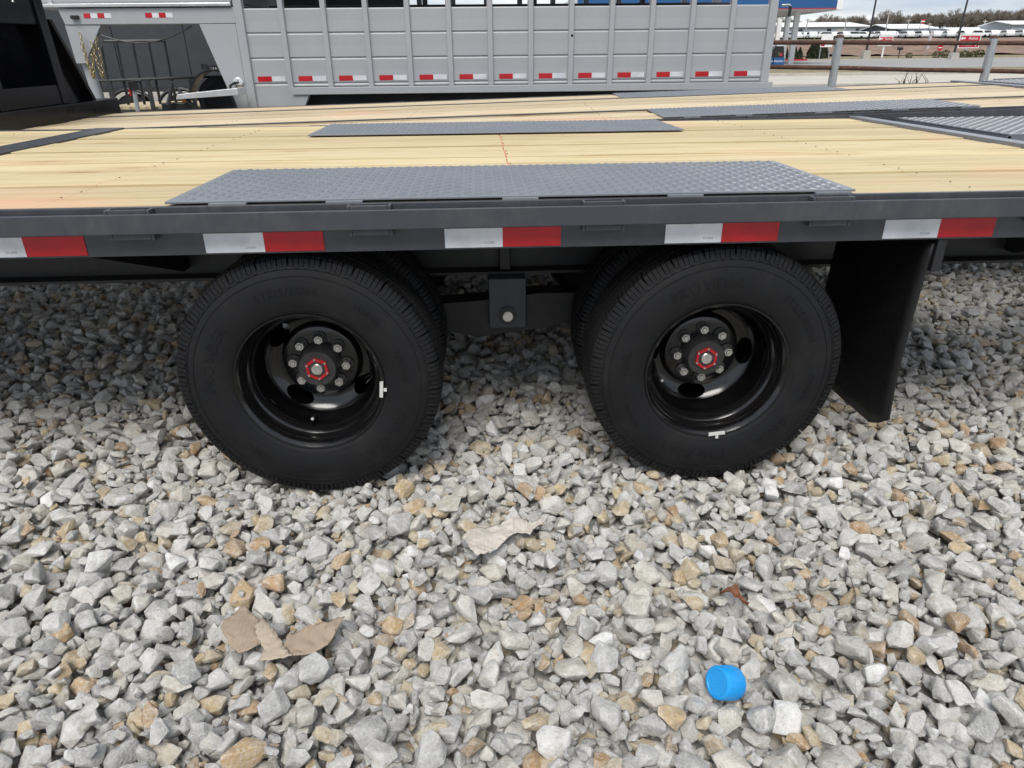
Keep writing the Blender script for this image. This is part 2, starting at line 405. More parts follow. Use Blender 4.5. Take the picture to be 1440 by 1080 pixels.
def drop():
    cell = .006; X0, Y0 = -4.1, -1.5; nx, ny = int(8.3/cell), int(4.9/cell)
    H = np.zeros((ny, nx), np.float32); out_ = []
    N = 64000
    ycand = rng.uniform(-1.38, 3.25, N*9); xcand = rng.uniform(-4, 4.1, N*9)
    keep = np.abs(xcand-.1) < 1.5+.60*(ycand+.95)
    xc, yc = xcand[keep], ycand[keep]; ci = 0
    big = np.sort(rng.lognormal(math.log(.0205), .40, N)); big = np.clip(big, .0065, .042)
    rng.shuffle(big)
    for i in range(N):
        s = float(big[i]); k = int(rng.integers(NST)); yaw = rng.uniform(0, 6.283)
        d = SDIM[k]; a, b_, c_ = s*d[0], s*d[1], s*d[2]
        rr = (a+b_)*.5*.8; m = max(1, int(rr/cell)); best = None
        for _ in range(3):
            if ci >= len(xc): break
            x, y = xc[ci], yc[ci]; ci += 1
            ix, iy = int((x-X0)/cell), int((y-Y0)/cell)
            if ix-m < 0 or iy-m < 0 or ix+m+1 > nx or iy+m+1 > ny: continue
            hh = H[iy-m:iy+m+1, ix-m:ix+m+1]; hm = float(hh.mean())
            if best is None or hm < best[0]: best = (hm, x, y, ix, iy)
        if best is None: break
        hm, x, y, ix, iy = best
        m2 = int(a/cell)+1
        if ix-m2 < 0 or iy-m2 < 0 or ix+m2+1 > nx or iy+m2+1 > ny: continue
        g = (np.arange(-m2, m2+1)*cell); gx, gy = np.meshgrid(g, g)
        u = (gx*math.cos(yaw)+gy*math.sin(yaw))/a; v = (-gx*math.sin(yaw)+gy*math.cos(yaw))/b_
        r2 = u*u+v*v; ins = r2 < 1
        sub = H[iy-m2:iy+m2+1, ix-m2:ix+m2+1]
        hs = sub[ins]
        base = .55*float(hs.mean())+.45*float(hs.max())
        # lean with the local slope of the heap
        tot = max(1, ins.sum()); sx = float((sub*gx)[ins].sum()/max(1e-9, (gx*gx)[ins].sum())); sy = float((sub*gy)[ins].sum()/max(1e-9, (gy*gy)[ins].sum()))
        z = base+c_*.70
        top = z+c_*np.sqrt(np.clip(1-r2, 0, 1))*.85+(sx*gx+sy*gy)*.4
        sub[ins] = np.maximum(sub[ins], top[ins])
        ti = rng.normal(0, .30, 2)
        out_.append((x, y, z, k, s, np.clip(sy, -.9, .9)*.7+ti[0], -np.clip(sx, -.9, .9)*.7+ti[1], yaw))
    A = np.array(out_); msk = H[H > 0]
    return A, float(np.median(msk))
ST, HMED = drop()
ST[:, 2] -= HMED
def in_tyre(a):
    q = np.zeros(len(a), bool)
    for xw in (XW1, XW2):
        for y0, y1 in ((.02, .225), (.30, .51), (1.78, 1.99), (2.06, 2.27)):
            d = np.hypot(a[:, 0]-xw, a[:, 2]-ZW)
            q |= (d < .392+a[:, 4]*.25) & (a[:, 1] > y0-a[:, 4]*.3) & (a[:, 1] < y1+a[:, 4]*.3)
    return q
ST = ST[~in_tyre(ST)]
LIT = [(338, 885, 48), (385, 898, 44), (440, 900, 48), (470, 885, 32), (683, 764, 42), (715, 745, 42), (748, 738, 32), (1018, 962, 56)]
_P = ST[:, :3]-CP; _z = _P@CF; _px = 720+FPX*(_P@CR)/_z; _py = 540-FPX*(_P@CU)/_z
for lx, ly, lr in LIT:                      # stones the litter rests on lie a little lower
    hit = np.hypot(_px-lx, (_py-ly)*1.3) < lr
    lim = -.004 if lx > 1000 else .006
    ST[hit, 2] = np.minimum(ST[hit, 2], lim-ST[hit, 4]*.55)
# size in the picture
_P = ST[:, :3]-CP; _z = _P@CF; _px = 720+FPX*(_P@CR)/_z; _py = 540-FPX*(_P@CU)/_z
score = np.where((_px > 5) & (_px < 1435) & (_py > 420) & (_py < 1075) & (ST[:, 2] > -.012), ST[:, 4]/_z, 0)
order = np.argsort(-score); near = set(order[:300].tolist())
for i in order[:300]:
    x, y, z, k, s, rx, ry, yw = ST[i]
    link('stone', STONES[int(k)], ground, location=(x, y, z), rotation_euler=(rx, ry, yw), scale=(s, s, s))
rest = np.array([j for j in range(len(ST)) if j not in near]); RS = ST[rest]
me = bpy.data.meshes.new('gravel'); me.vertices.add(len(RS)); me.vertices.foreach_set('co', RS[:, :3].astype(np.float32).ravel())
for nm, tp, dat, f in (('rot', 'FLOAT_VECTOR', RS[:, 5:8], 'vector'), ('siz', 'FLOAT', RS[:, 4], 'value'), ('idx', 'INT', RS[:, 3].astype(np.int32), 'value')):
    at_ = me.attributes.new(nm, tp, 'POINT'); at_.data.foreach_set(f, np.ascontiguousarray(dat if tp == 'INT' else dat.astype(np.float32)).ravel())
gravel = link('gravel', me, None, kind='stuff', label='loose crushed grey limestone gravel around and under the trailers', category='gravel')
src = bpy.data.collections.new('stone_shapes')
for i, m_ in enumerate(STONES):
    src.objects.link(bpy.data.objects.new('stone_shape_%02d' % i, m_))
gn = bpy.data.node_groups.new('scatter', 'GeometryNodeTree')
gn.interface.new_socket('Geometry', in_out='INPUT', socket_type='NodeSocketGeometry'); gn.interface.new_socket('Geometry', in_out='OUTPUT', socket_type='NodeSocketGeometry')
N_ = gn.nodes.new; GL = gn.links.new
gi, go = N_('NodeGroupInput'), N_('NodeGroupOutput'); ci_ = N_('GeometryNodeCollectionInfo'); ci_.inputs[0].default_value = src; ci_.inputs[1].default_value = True; ci_.inputs[2].default_value = True
iop = N_('GeometryNodeInstanceOnPoints'); iop.inputs['Pick Instance'].default_value = True
def na(nm, tp):
    n = N_('GeometryNodeInputNamedAttribute'); n.data_type = tp; n.inputs[0].default_value = nm; return n.outputs[0]
mtp = N_('GeometryNodeMeshToPoints'); GL(gi.outputs[0], mtp.inputs[0]); GL(mtp.outputs[0], iop.inputs['Points'])
GL(ci_.outputs[0], iop.inputs['Instance']); GL(na('idx', 'INT'), iop.inputs['Instance Index'])
e2r = N_('FunctionNodeEulerToRotation'); GL(na('rot', 'FLOAT_VECTOR'), e2r.inputs[0]); GL(e2r.outputs[0], iop.inputs['Rotation']); GL(na('siz', 'FLOAT'), iop.inputs['Scale'])
GL(iop.outputs[0], go.inputs[0])
gm = gravel.modifiers.new('scatter', 'NODES'); gm.node_group = gn

# ------------------------------------------------------------------ wheels (axis Y, outer face at y = 0 looking to -Y)
RT = .391
def tyre_mesh():
    b = MB(); W = .235
    pr = [(.212, .02), (.222, .012), (.235, .007), (.26, .001), (.30, .0), (.335, .006), (.355, .014), (.366, .024), (.374, .036), (.376, .06), (.377, W/2),
          (.376, W-.06), (.374, W-.036), (.366, W-.024), (.355, W-.014), (.335, W-.006), (.30, W), (.26, W-.001), (.235, W-.007), (.222, W-.012), (.212, W-.02), (.205, W/2)]
    b.lathe(pr, 128, closed=True)
    # thin moulded rings on the sidewall
    for r in (.236, .3305, .349):
        for sgn in (0, 1):
            y = np.interp(r, [.222, .26, .30, .335, .355], [.012, .001, 0, .006, .014])
            h = .0016
            yy = [(r-.0016, y+.002), (r-.0005, y-h), (r+.0005, y-h), (r+.0016, y+.002)]
            if sgn: yy = [(q, W-v) for q, v in yy]
            b.lathe(yy, 128)
    return b.mesh('tyre', 'rubber', smooth=50)
def block(b, t0, t1, y0, y1, r0, rtop0, rtop1, skew=0.):
    """a raised tread block between angles t0..t1 and across y0..y1 (crown radius may differ at both y ends)"""
    vs = []
    for (y, rt, sk) in ((y0, rtop0, 0.), (y1, rtop1, skew)):
        for t in (t0+sk, t1+sk):
            for r in (r0, rt): vs.append((r*math.cos(t), y, r*math.sin(t)))
    b.add(vs, [(0, 1, 3, 2), (4, 6, 7, 5), (1, 5, 7, 3), (0, 4, 5, 1), (2, 3, 7, 6)])
def tread_mesh():
    b = MB(); W = .235; n = 78; rs = random.Random(3)
    st = 2*math.pi/n
    for i in range(n):
        t = i*st
        for k in (0, 1):           # shoulders: lugs that run over the edge of the sidewall
            mir = (lambda y: y) if k == 0 else (lambda y: W-y)
            for q, (a, c) in enumerate((((.07, .47), (.53, .95)), ((.03, .44), (.52, .90)), ((.10, .49), (.56, .97)))[(i*7+k) % 3]):
                a0, a1 = t+st*a, t+st*c
                block(b, a0, a1, mir(.028), mir(.062), .368, .3845, .3895, .02*(1 if k else -1))
                # lug side that drops down the sidewall, alternately long and short
                lo = .3515 if q == 0 else .356
                vs = []
                for (r, y) in ((.3845, .028), (.376, .0185), (lo, np.interp(lo, [.335, .355, .366], [.006, .014, .024])-.0022), (lo, .02), (.37, .036)):
                    for a_ in (a0, a1): vs.append((r*math.cos(a_), mir(y), r*math.sin(a_)))
                b.add(vs, [(0, 1, 3, 2), (2, 3, 5, 4), (4, 5, 7, 6), (0, 2, 4, 6, 8), (1, 9, 7, 5, 3)])
        for j, (y0, y1) in enumerate(((.070, .098), (.104, .131), (.137, .165))):   # ribs cut by sipes
            o = (j*.33+.1)*st
            for q in (0, 1):
                a0 = t+o+q*st*.5; block(b, a0+st*.02, a0+st*.475, y0, y1, .37, RT-.0005*(j != 1), RT-.0005*(j != 1), .012*(1 if j % 2 else -1))
    return b.mesh('tread', 'rubber', smooth=20, fix=True)
def ring_text(b_list, txt, rad, size, ang_mid, upright=True, depth=.0009, yface=-.0004):
    """letters around the sidewall; the tops point outwards"""
    x = 0; items = []
    for ch in txt:
        if ch == ' ': x += size*.4; continue
        me = text_mesh(ch, size, depth, 'LEFT'); co = np.array([v.co[:] for v in me.vertices])
        wd = co[:, 0].max()-co[:, 0].min(); items.append((me, x-co[:, 0].min(), wd)); x += wd+size*.16
    tot = x
    for me, x0, wd in items:
        mid = (x0+wd/2-tot/2)/rad
        th = ang_mid-mid
        me.transform(Matrix.Translation((-wd/2-(np.array([v.co[:] for v in me.vertices])[:, 0].min()), 0, 0)))
        # letter plane: x -> tangent (clockwise as read from -Y), y -> radial
        rx = Vector((math.sin(th), 0, -math.cos(th))); ry = Vector((math.cos(th), 0, math.sin(th))); rz = Vector((0, -1, 0))
        c = ry*rad+Vector((0, yface, 0))
        me.transform(Matrix(((rx.x, ry.x, rz.x, c.x), (rx.y, ry.y, rz.y, c.y), (rx.z, ry.z, rz.z, c.z), (0, 0, 0, 1))))
        b_list.append(me)
def lettering_mesh():
    L_ = []
    ring_text(L_, 'PROVIDER', .285, .042, R(105)); ring_text(L_, 'ST235/80R16', .29, .03, R(40)); ring_text(L_, '129/125L', .29, .024, R(-8))
    ring_text(L_, 'RADIAL', .285, .03, R(-45)); ring_text(L_, 'PROVIDER', .285, .042, R(-98)); ring_text(L_, '124/120L', .29, .022, R(-150)); ring_text(L_, 'STEEL', .285, .028, R(175))
    bm = bmesh.new()
    for me in L_: bm.from_mesh(me); bpy.data.meshes.remove(me)
    o = bpy.data.meshes.new('sidewall_lettering'); bm.to_mesh(o); bm.free(); o.materials.clear(); o.materials.append(M['rubber']); return o
def rim_mesh():
    b = MB(); W = .235
    pr = [(.208, .024), (.2165, .021), (.2205, .014), (.2195, .009), (.2145, .010), (.2085, .018), (.2015, .030), (.1985, .042), (.1975, .060), (.1945, .064), (.184, .076), (.181, .09), (.181, .118),
          (.1835, .124), (.1835, .132), (.1795, .150), (.1765, .172), (.1755, .190), (.174, .215), (.1755, .232)]
    pr += [(.181, .232), (.188, .19), (.189, .09), (.2, .075), (.2045, .035)]
    b.lathe(pr, 96, closed=True)
    return b.mesh('wheel', 'wheel_black', smooth=35)
def disc_mesh():
    b = MB()
    pr = [(.060, .178), (.112, .178), (.117, .180), (.1195, .186), (.122, .200), (.128, .207), (.138, .2065), (.152, .201), (.164, .193), (.172, .186), (.1785, .178),
          (.1785, .186), (.172, .194), (.165, .201), (.153, .209), (.138, .2145), (.124, .214), (.112, .188), (.060, .188)]
    b.lathe(pr, 96, closed=True)
    o = b.build('disc_tmp', 'wheel_black', smooth=35)
    cut = MB()
    for k in range(4):
        t = math.pi/2*k; pts = []
        c0 = .149
        ring0, ring1 = [], []
        for q in range(24):
            a = 2*math.pi*q/24; u, v = .047*math.cos(a), .0235*math.sin(a)
            x, z = (c0+v), u
            xr, zr = x*math.cos(t)-z*math.sin(t), x*math.sin(t)+z*math.cos(t)
            ring0.append((xr, .15, zr)); ring1.append((xr, .26, zr))
        cut.add(ring0+ring1, [tuple(range(24)), tuple(range(47, 23, -1))]+[(i, 24+i, 24+(i+1) % 24, (i+1) % 24) for i in range(24)])
    c = cut.build('cut_tmp', 'wheel_black')
    md = o.modifiers.new('b', 'BOOLEAN'); md.object = c; md.operation = 'DIFFERENCE'; md.solver = 'EXACT'
    dg = bpy.context.evaluated_depsgraph_get(); me = bpy.data.meshes.new_from_object(o.evaluated_get(dg)); me.name = 'disc'
    bpy.data.objects.remove(o); bpy.data.objects.remove(c)
    me.shade_smooth(); me.set_sharp_from_angle(angle=R(30)); return me
def hub_mesh():
    b = MB()
    b.lathe([(0, .19), (.0665, .19), (.0665, .166), (.064, .162), (.0635, .150), (.0605, .144), (.059, .128), (.0565, .122), (.0, .122)], 48)
    return b.mesh('hub', 'hub_dark', smooth=35)
def valve_mesh():
    b = MB(); a = R(205); c_, s_ = math.cos(a), math.sin(a)
    b.tube([(.176*c_, .135, .176*s_), (.166*c_, .12, .166*s_), (.158*c_, .09, .158*s_)], [.006, .005, .004], 8); b.tube([(.158*c_, .09, .158*s_), (.156*c_, .082, .156*s_)], .0048, 8, mi=1)
    return b.mesh('valve_stem', ['black_plastic', 'zinc'], smooth=40)
def cap_ring_mesh():
    b = MB(); n = 6
    def hx(r, y, a=0): return [(r*math.cos(2*math.pi*k/n+a), y, r*math.sin(2*math.pi*k/n+a)) for k in range(n)]
    b.add(hx(.0385, .123)+hx(.0375, .1165)+hx(.0285, .1165)+hx(.0285, .123), [(r*6+k, r*6+(k+1) % 6, (r+1)*6+(k+1) % 6, (r+1)*6+k) for r in range(3) for k in range(6)])
    return b.mesh('cap_ring', 'red_paint')
def cap_mesh():
    b = MB(); b.lathe([(0, .114), (.0165, .114), (.0185, .116), (.019, .123)], 24); b.lathe([(.0195, .119), (.0285, .119), (.0285, .123)], 24, mi=1)
    for k in range(6):
        a = 2*math.pi*k/6; b.lathe([(0, .1135), (.003, .1135), (.0038, .1165)], 8, c=(.033*math.cos(a), 0, .033*math.sin(a)))
    return b.mesh('hub_cap', ['zinc', 'hub_dark'], smooth=35)
def nut_mesh():
    b = MB()
    b.lathe([(.0215, .179), (.0215, .171), (.0165, .169)], 16); b.lathe([(.0095, .153), (.0135, .153), (.0165, .157), (.0165, .178)], 6, mi=1)
    b.lathe([(0, .1505), (.007, .1505), (.0085, .153), (.0095, .156)], 10, mi=1)
    return b.mesh('lug_nut', ['hub_dark', 'zinc'], smooth=30)
WM = dict(tyre=tyre_mesh(), tread=tread_mesh(), lettering=lettering_mesh(), rim=rim_mesh(), disc=disc_mesh(), hub=hub_mesh(), ring=cap_ring_mesh(), cap=cap_mesh(), nut=nut_mesh(), valve=valve_mesh())
NUTS = None
def wheel(parent, loc, flip, spin, nutspin=0, detail=True, ringspin=0):
    w_ = link('wheel', WM['rim'], parent, location=loc, rotation_euler=(0, spin, math.pi if flip else 0))
    def sub(n, m, **k): return link(n, WM[m], w_, **k)
    sub('tyre', 'tyre'); sub('tread', 'tread', kind='stuff'); sub('disc', 'disc')
    if detail:
        sub('sidewall_lettering', 'lettering', kind='stuff'); sub('valve_stem', 'valve'); sub('hub', 'hub', rotation_euler=(0, nutspin, 0)); sub('cap_ring', 'ring', rotation_euler=(0, ringspin, 0)); sub('hub_cap', 'cap', rotation_euler=(0, ringspin, 0))
        for k in range(8):
            a = nutspin+2*math.pi*(k+.5)/8
            sub('lug_nut', 'nut', location=(.0825*math.cos(a), 0, .0825*math.sin(a)), rotation_euler=(0, random.random(), 0))
    return w_

# ------------------------------------------------------------------ flatbed trailer (drawn in the near trailer's own place)
ORG = (.1, 1.145, 0)
def lugs(x0, x1, y0, y1, z, pitch=.029, skew=None):
    b = MB(); vs = []; fs = []
    nx, ny = int((x1-x0-.012)/pitch), int((y1-y0-.012)/pitch)
    ox, oy = x0+(x1-x0-(nx-1)*pitch)/2, y0+(y1-y0-(ny-1)*pitch)/2
    for i in range(nx):
        for j in range(ny):
            a = math.pi/4 if (i+j) % 2 else -math.pi/4
            ca, sa = math.cos(a), math.sin(a); cx, cy = ox+i*pitch, oy+j*pitch; n = len(vs)
            for u, v, h in ((-.0168, 0, 0), (0, -.0052, 0), (.0168, 0, 0), (0, .0052, 0), (-.007, 0, .0042), (.007, 0, .0042)):
                vs.append((cx+u*ca-v*sa, cy+u*sa+v*ca, z+h))
            fs += [(n, n+1, n+4), (n+1, n+2, n+5), (n+1, n+5, n+4), (n+2, n+3, n+5), (n+3, n, n+4), (n+3, n+4, n+5)]
    return b.add(vs, fs)
X0D, X1D = -5.15, 2.13
ZD = .9095
YN, YF = -.002, 2.292
def flatbed(label, neck=True, strips=False, cross=True, planks_mat='pine_deck', seed=1):
    rs = random.Random(seed)
    root = empty('flatbed_trailer', ORG, label, 'trailer', 'flatbed trailers parked side by side')
    def P(b, name, mat, parent=root, **k): return b.build(name, mat, parent, ORG, **k)
    # planks
    n = 13; wd = (YF-YN)/n
    for i in range(n):
        segs = [(X0D, -2.107), (-1.94, X1D)] if cross else [(X0D, X1D)]
        for a, c in segs:
            dz = rs.uniform(-.007, .001); y0 = YN+i*wd+.004+rs.uniform(0, .003); y1 = YN+(i+1)*wd-.004-rs.uniform(0, .003)
            b = MB()
            m = 14
            pf = [(y0, .871), (y0, .9075+dz), (y0+.001, .9085+dz), (y1-.001, .9085+dz), (y1, .9075+dz), (y1, .871)]
            vs = []; fs = []
            for q in range(m+1):
                x = a+(c-a)*q/m; wv = .0012*mnoise.noise(Vector((x*1.3, i*5.1+seed*9, 0)))
                vs += [(x, y, z+wv) for y, z in pf]
            for q in range(m):
                for j in range(6): fs.append((q*6+j, q*6+(j+1) % 6, (q+1)*6+(j+1) % 6, (q+1)*6+j))
            fs += [tuple(range(6)), tuple(range(m*6+5, m*6-1, -1))]
            b.add(vs, fs); P(b, 'plank', planks_mat, smooth=25)
    b = MB()                        # screws, two to a plank on each cross member
    for x in [X for X in np.arange(-4.92, 2.0, 1.2555)+.005 if cross or True]:
        for i in range(n):
            for f in (.25, .75):
                if rs.random() < .3: continue
                b.lathe([(0, .9098), (.0022, .9098), (.0028, .9075)], 6, 'Z', (x+rs.uniform(-.006, .006), YN+(i+f)*wd+rs.uniform(-.01, .01), 0))
    P(b, 'deck_screws', 'black_frame', kind='stuff')
    # side rails
    for s in (0, 1):
        my = (lambda y: y) if s == 0 else (lambda y: 2.29-y)
        b = MB()
        pf = [(-.02, .780), (-.02, .9070), (-.0045, .9070), (-.0045, .870), (-.013, .868), (-.013, .787), (.035, .787), (.035, .780)]
        b.prism([(my(y), z) for y, z in pf], 0, X0D-.1, X1D+.08); P(b, 'side_channel', 'grey_paint', bevel=.0016)
        b = MB(); b.box(X0D-.1, X1D+.08, *sorted((my(-.063), my(-.0535))), .8465, .8972); P(b, 'rub_rail', 'grey_paint', bevel=.002)
        x = -.895-.61*7
        while x < X1D:
            b = MB(); y0, y1 = -.053, -.0205
            for sx in (-1, 1): b.box(x+sx*.0525-.004, x+sx*.0525+.004, *sorted((my(y0+.0005), my(y1))), .829, .9058)
            b.box(x-.048, x+.048, *sorted((my(y0+.001), my(y0+.008))), .830, .9066); P(b, 'stake_pocket', 'grey_paint', bevel=.0015)
            x += .61
        if s == 0:
            for x0 in (-1.345-.62*2-.62, -1.345-.62, -1.345, -.727, -.0955, .4995, 1.105):
                t_ = MB().box(x0, x0+.1545, -.0225, -.0203, .785, .836); o = P(t_, 'reflective_tape', 'tape_white')
                b = MB(); b.box(x0+.1548, x0+.311, -.0226, -.0203, .7855, .8365); P(b, 'red_segment', 'tape_red', o)
                mt = Matrix.Translation((x0+.118-ORG[0], -.0227-ORG[1], .798))@FACE_CAM@Matrix.Rotation(math.pi, 4, 'Z')
                put_text('print', 'DOT-C2', .0075, 'print_dark', mt, o, .0001)
        # tread plates over the wheels
        ya, yb = (-.001, .562) if s == 0 else (1.70, 2.29)
        b = MB(); b.box(-.817, 1.015, ya, yb, .9105, .9165); o = P(b, 'tread_plate', 'plate_paint', bevel=.0015)
        P(lugs(-.817, 1.015, ya, yb, .9163), 'tread_lugs', 'plate_paint', o, kind='stuff')
        yy = my(-.011)
        for xx in (-.70, -.40, .06, .5, .90): b = MB(); b.box(xx, xx+.095, yy-.007, yy+.007, .9075, .9125); P(b, 'weld_tab', 'plate_paint', o)
        # main beam with hanger, rocker and gussets
        yb_ = my(.62)
        b = MB(); pf = [(-.06, .538), (.06, .538), (.06, .549), (.005, .551), (.005, .849), (.06, .851), (.06, .861), (-.06, .861), (-.06, .851), (-.005, .849), (-.005, .551), (-.06, .549)]
        b.prism([(yb_+y, z) for y, z in pf], 0, X0D-.4, X1D+.4); P(b, 'main_beam', 'beam_paint', bevel=.0012, seg=1)
        for x in (-4.7, -3.5, -2.27, -1.05, 1.36+.61):
            b = MB(); b.prism([(my(-.005), .777), (my(.61), .777), (my(.61), .575), (my(.56), .575)], 0, x-.005, x+.005); P(b, 'gusset', 'beam_paint')
        for x in (.085,):
            b = MB(); b.box(x-.02, x+.02, *sorted((my(.565), my(.614))), .552, .776); P(b, 'web_stiffener', 'beam_paint', bevel=.003)
            b = MB(); b.prism([(my(.505), .352), (my(.517), .352), (my(.517), .52), (my(.665), .52), (my(.665), .352), (my(.677), .352), (my(.677), .537), (my(.505), .537)], 0, x-.062, x+.072); hb = P(b, 'spring_hanger', 'grey_paint', bevel=.003)
            b = MB(); b.lathe([(0, my(.487)), (.018, my(.487)), (.021, my(.49)), (.021, my(.505))], 18, 'Y', (x+.005, 0, .402)); P(b, 'pivot_bolt', 'zinc', hb, smooth=35)
            b = MB(); b.lathe([(0, my(.499)), (.036, my(.499)), (.036, my(.505))], 8, 'Y', (x+.005, 0, .402)); P(b, 'bolt_washer', 'black_frame', hb)
            b = MB()
            b.prism([(x-.42, .375), (x-.42, .43), (x-.10, .447), (x+.12, .470), (x+.42, .468), (x+.42, .40), (x+.15, .335), (x-.1, .305)], 1, *sorted((my(.54), my(.64)))); P(b, 'equaliser_beam', 'beam_paint', bevel=.004)
        for xw in (XW1, XW2):
            b = MB()
            for q in range(5): b.box(xw-.34+.05*q, xw+.34-.05*q, *sorted((my(.56), my(.63))), .418+.012*q, .428+.012*q)
            P(b, 'leaf_spring', 'black_frame')
            wheel(root, (xw-ORG[0], (0 if s == 0 else 2.29)-ORG[1], ZW), s == 1, *(((-R(55)), R(8)) if xw < 0 else (R(4), R(-16))), True, R(18) if xw < 0 else R(31))
            wheel(root, (xw-ORG[0], (.525 if s == 0 else 2.29-.525)-ORG[1], ZW), s == 0, R(50), 0, False)
    for xw in (XW1, XW2):
        b = MB(); b.tube([(xw, .22, ZW), (xw, 2.07, ZW)], .06, 20); P(b, 'axle', 'black_frame', smooth=40)
    x = -4.9
    while x < X1D:
        b = MB(); b.box(x-.02, x+.02, .0, 2.29, .79, .867); P(b, 'cross_member', 'beam_paint'); x += .61
    # mud flap
    b = MB(); vs = []; fs = []; nv, nw = 16, 12
    for i in range(nv+1):
        z = .765-i/nv*.615
        for j in range(nw+1):
            y = -.006+j/nw*.51
            zz = z
            if i > nv-4:
                cut = max(0, 1-j/1.6)*.055+max(0, 1-(nw-j)/1.6)*.055; zz = z+cut*(i-(nv-4))/4
            bend = .012*math.sin(i/nv*3.0)+.05*(i/nv)**2*(.1+.9*(j/nw))*.3
            vs.append((1.268-bend, y, zz))
    for i in range(nv):
        for j in range(nw): fs.append((i*(nw+1)+j, i*(nw+1)+j+1, (i+1)*(nw+1)+j+1, (i+1)*(nw+1)+j))
    b.add(vs, fs); fl = P(b, 'mud_flap', 'flap_rubber', smooth=40)
    md = fl.modifiers.new('thick', 'SOLIDIFY'); md.thickness = .008; md.offset = 0
    b = MB(); b.prism([(-.012, .777), (.52, .777), (.52, .755), (.30, .755), (.02, .685), (-.012, .685)], 0, 1.2745, 1.2805); b.box(1.2805, 1.30, -.012, -.004, .685, .777); P(b, 'flap_bracket', 'beam_paint', fl)
    b = MB(); b.lathe([(0, 1.2665), (.008, 1.2665), (.009, 1.2745)], 6, 'X', (0, .05, .748)); P(b, 'bolt', 'zinc', fl)
    # rear: end channel and two folding ramps
    b = MB(); b.box(X1D+.002, X1D+.07, -.003, 2.292, .80, .9205); b.box(X1D+.07, X1D+.076, -.003, 2.292, .77, .91); P(b, 'end_channel', 'plate_paint', bevel=.002)
    for (ya, yb) in ((-.05, .95), (1.335, 2.33)):
        b = MB(); b.box(2.40, 4.1, ya, yb, .9025, .9085)
        b.box(2.395, 2.415, ya, yb, .84, .9); b.box(2.40, 4.1, ya, ya+.012, .84, .902); b.box(2.40, 4.1, yb-.012, yb, .84, .902)
        o = P(b, 'ramp', 'plate_paint')
        P(lugs(2.40, 4.1, ya, yb, .9083), 'tread_lugs', 'plate_paint', o, kind='stuff')
        b = MB(); b.tube([(2.54, yb+.01, .88), (2.55, yb+.03, .905), (2.85, yb+.03, .905), (2.88, yb+.01, .88)], .011, 8); P(b, 'lift_handle', 'grey_paint', o, smooth=40)
    for yy in (.0, .6, 1.15, 1.70, 2.27):
        b = MB(); b.box(X1D+.08, 4.15, yy-.02, yy+.02, .70, .80); P(b, 'ramp_frame', 'black_frame')
    if cross:
        b = MB(); b.box(-2.10, -1.947, -.002, 2.292, .86, .9135); P(b, 'cross_plate', 'grey_paint', bevel=.002)
    if strips:
        for yy in (.548, 1.695):
            b = MB(); b.box(X0D, X1D, yy, yy+.04, .9087, .9137); P(b, 'deck_strip', 'grey_paint', bevel=.001)
    if neck:                          # black neck with its storage recess, standing across the front of the deck
        xf = -5.15
        b = MB(); b.box(xf-.25, xf, -.02, 2.235, .89, 1.03); P(b, 'front_beam', 'black_paint', bevel=.01)
        b = MB(); b.box(xf-.21, xf-.03, .80, 1.49, 1.031, 1.17); P(b, 'sill_wall', 'black_paint', bevel=.006)
        b = MB(); b.box(xf-.21, xf-.04, .70, 1.59, 1.575, 2.25); P(b, 'storage_box', 'black_paint', bevel=.008)
        b = MB(); b.box(xf-.85, xf-.82, .6, 1.7, .9, 2.2); P(b, 'recess_panel', 'black_paint')
        for s in (-1, 1):
            my = lambda y: 1.145+s*(y-1.145)
            b = MB(); b.box(xf-.8, xf-.02, *sorted((my(1.465), my(1.56))), 1.032, 1.95); P(b, 'upright', 'black_paint', bevel=.005)
            b = MB(); b.prism([(my(1.55), 1.032), (my(1.90), 1.032), (my(1.57), 1.60)], 0, xf-.10, xf-.085); P(b, 'side_gusset', 'black_paint')
            b = MB(); b.prism([(my(1.885), 1.031), (my(1.925), 1.031), (my(1.615), 1.62), (my(1.575), 1.62)], 0, xf-.17, xf-.015); P(b, 'sloping_flange', 'black_paint', bevel=.004)
            b = MB(); b.box(xf-.4, xf-.35, *sorted((my(1.27), my(1.30))), 1.171, 1.6); P(b, 'rib', 'black_paint', bevel=.004)
        b = MB(); b.prism([(.75, 1.171), (1.3, 1.171), (1.2, 1.26), (.95, 1.5), (.75, 1.6)], 0, xf-.62, xf-.6); P(b, 'brace_plate', 'black_paint')
        for yy in (1.0, 1.25, 1.5):
            b = MB(); b.lathe([(0, xf-.035), (.007, xf-.035), (.009, xf-.04)], 8, 'X', (0, yy, 1.72)); P(b, 'bolt', 'zinc')
        for yy in (.5, 1.79):
            b = MB(); b.box(xf-1.6, xf-.255, yy-.05, yy+.05, .62, .86); P(b, 'neck_beam', 'black_paint')
        b = MB(); b.box(xf-.5, xf-.4, .9, 1.0, -.02, .9); P(b, 'landing_leg', 'black_paint')
    return root
main = flatbed('grey flatbed trailer with yellow pine deck, its dual wheels on the gravel')
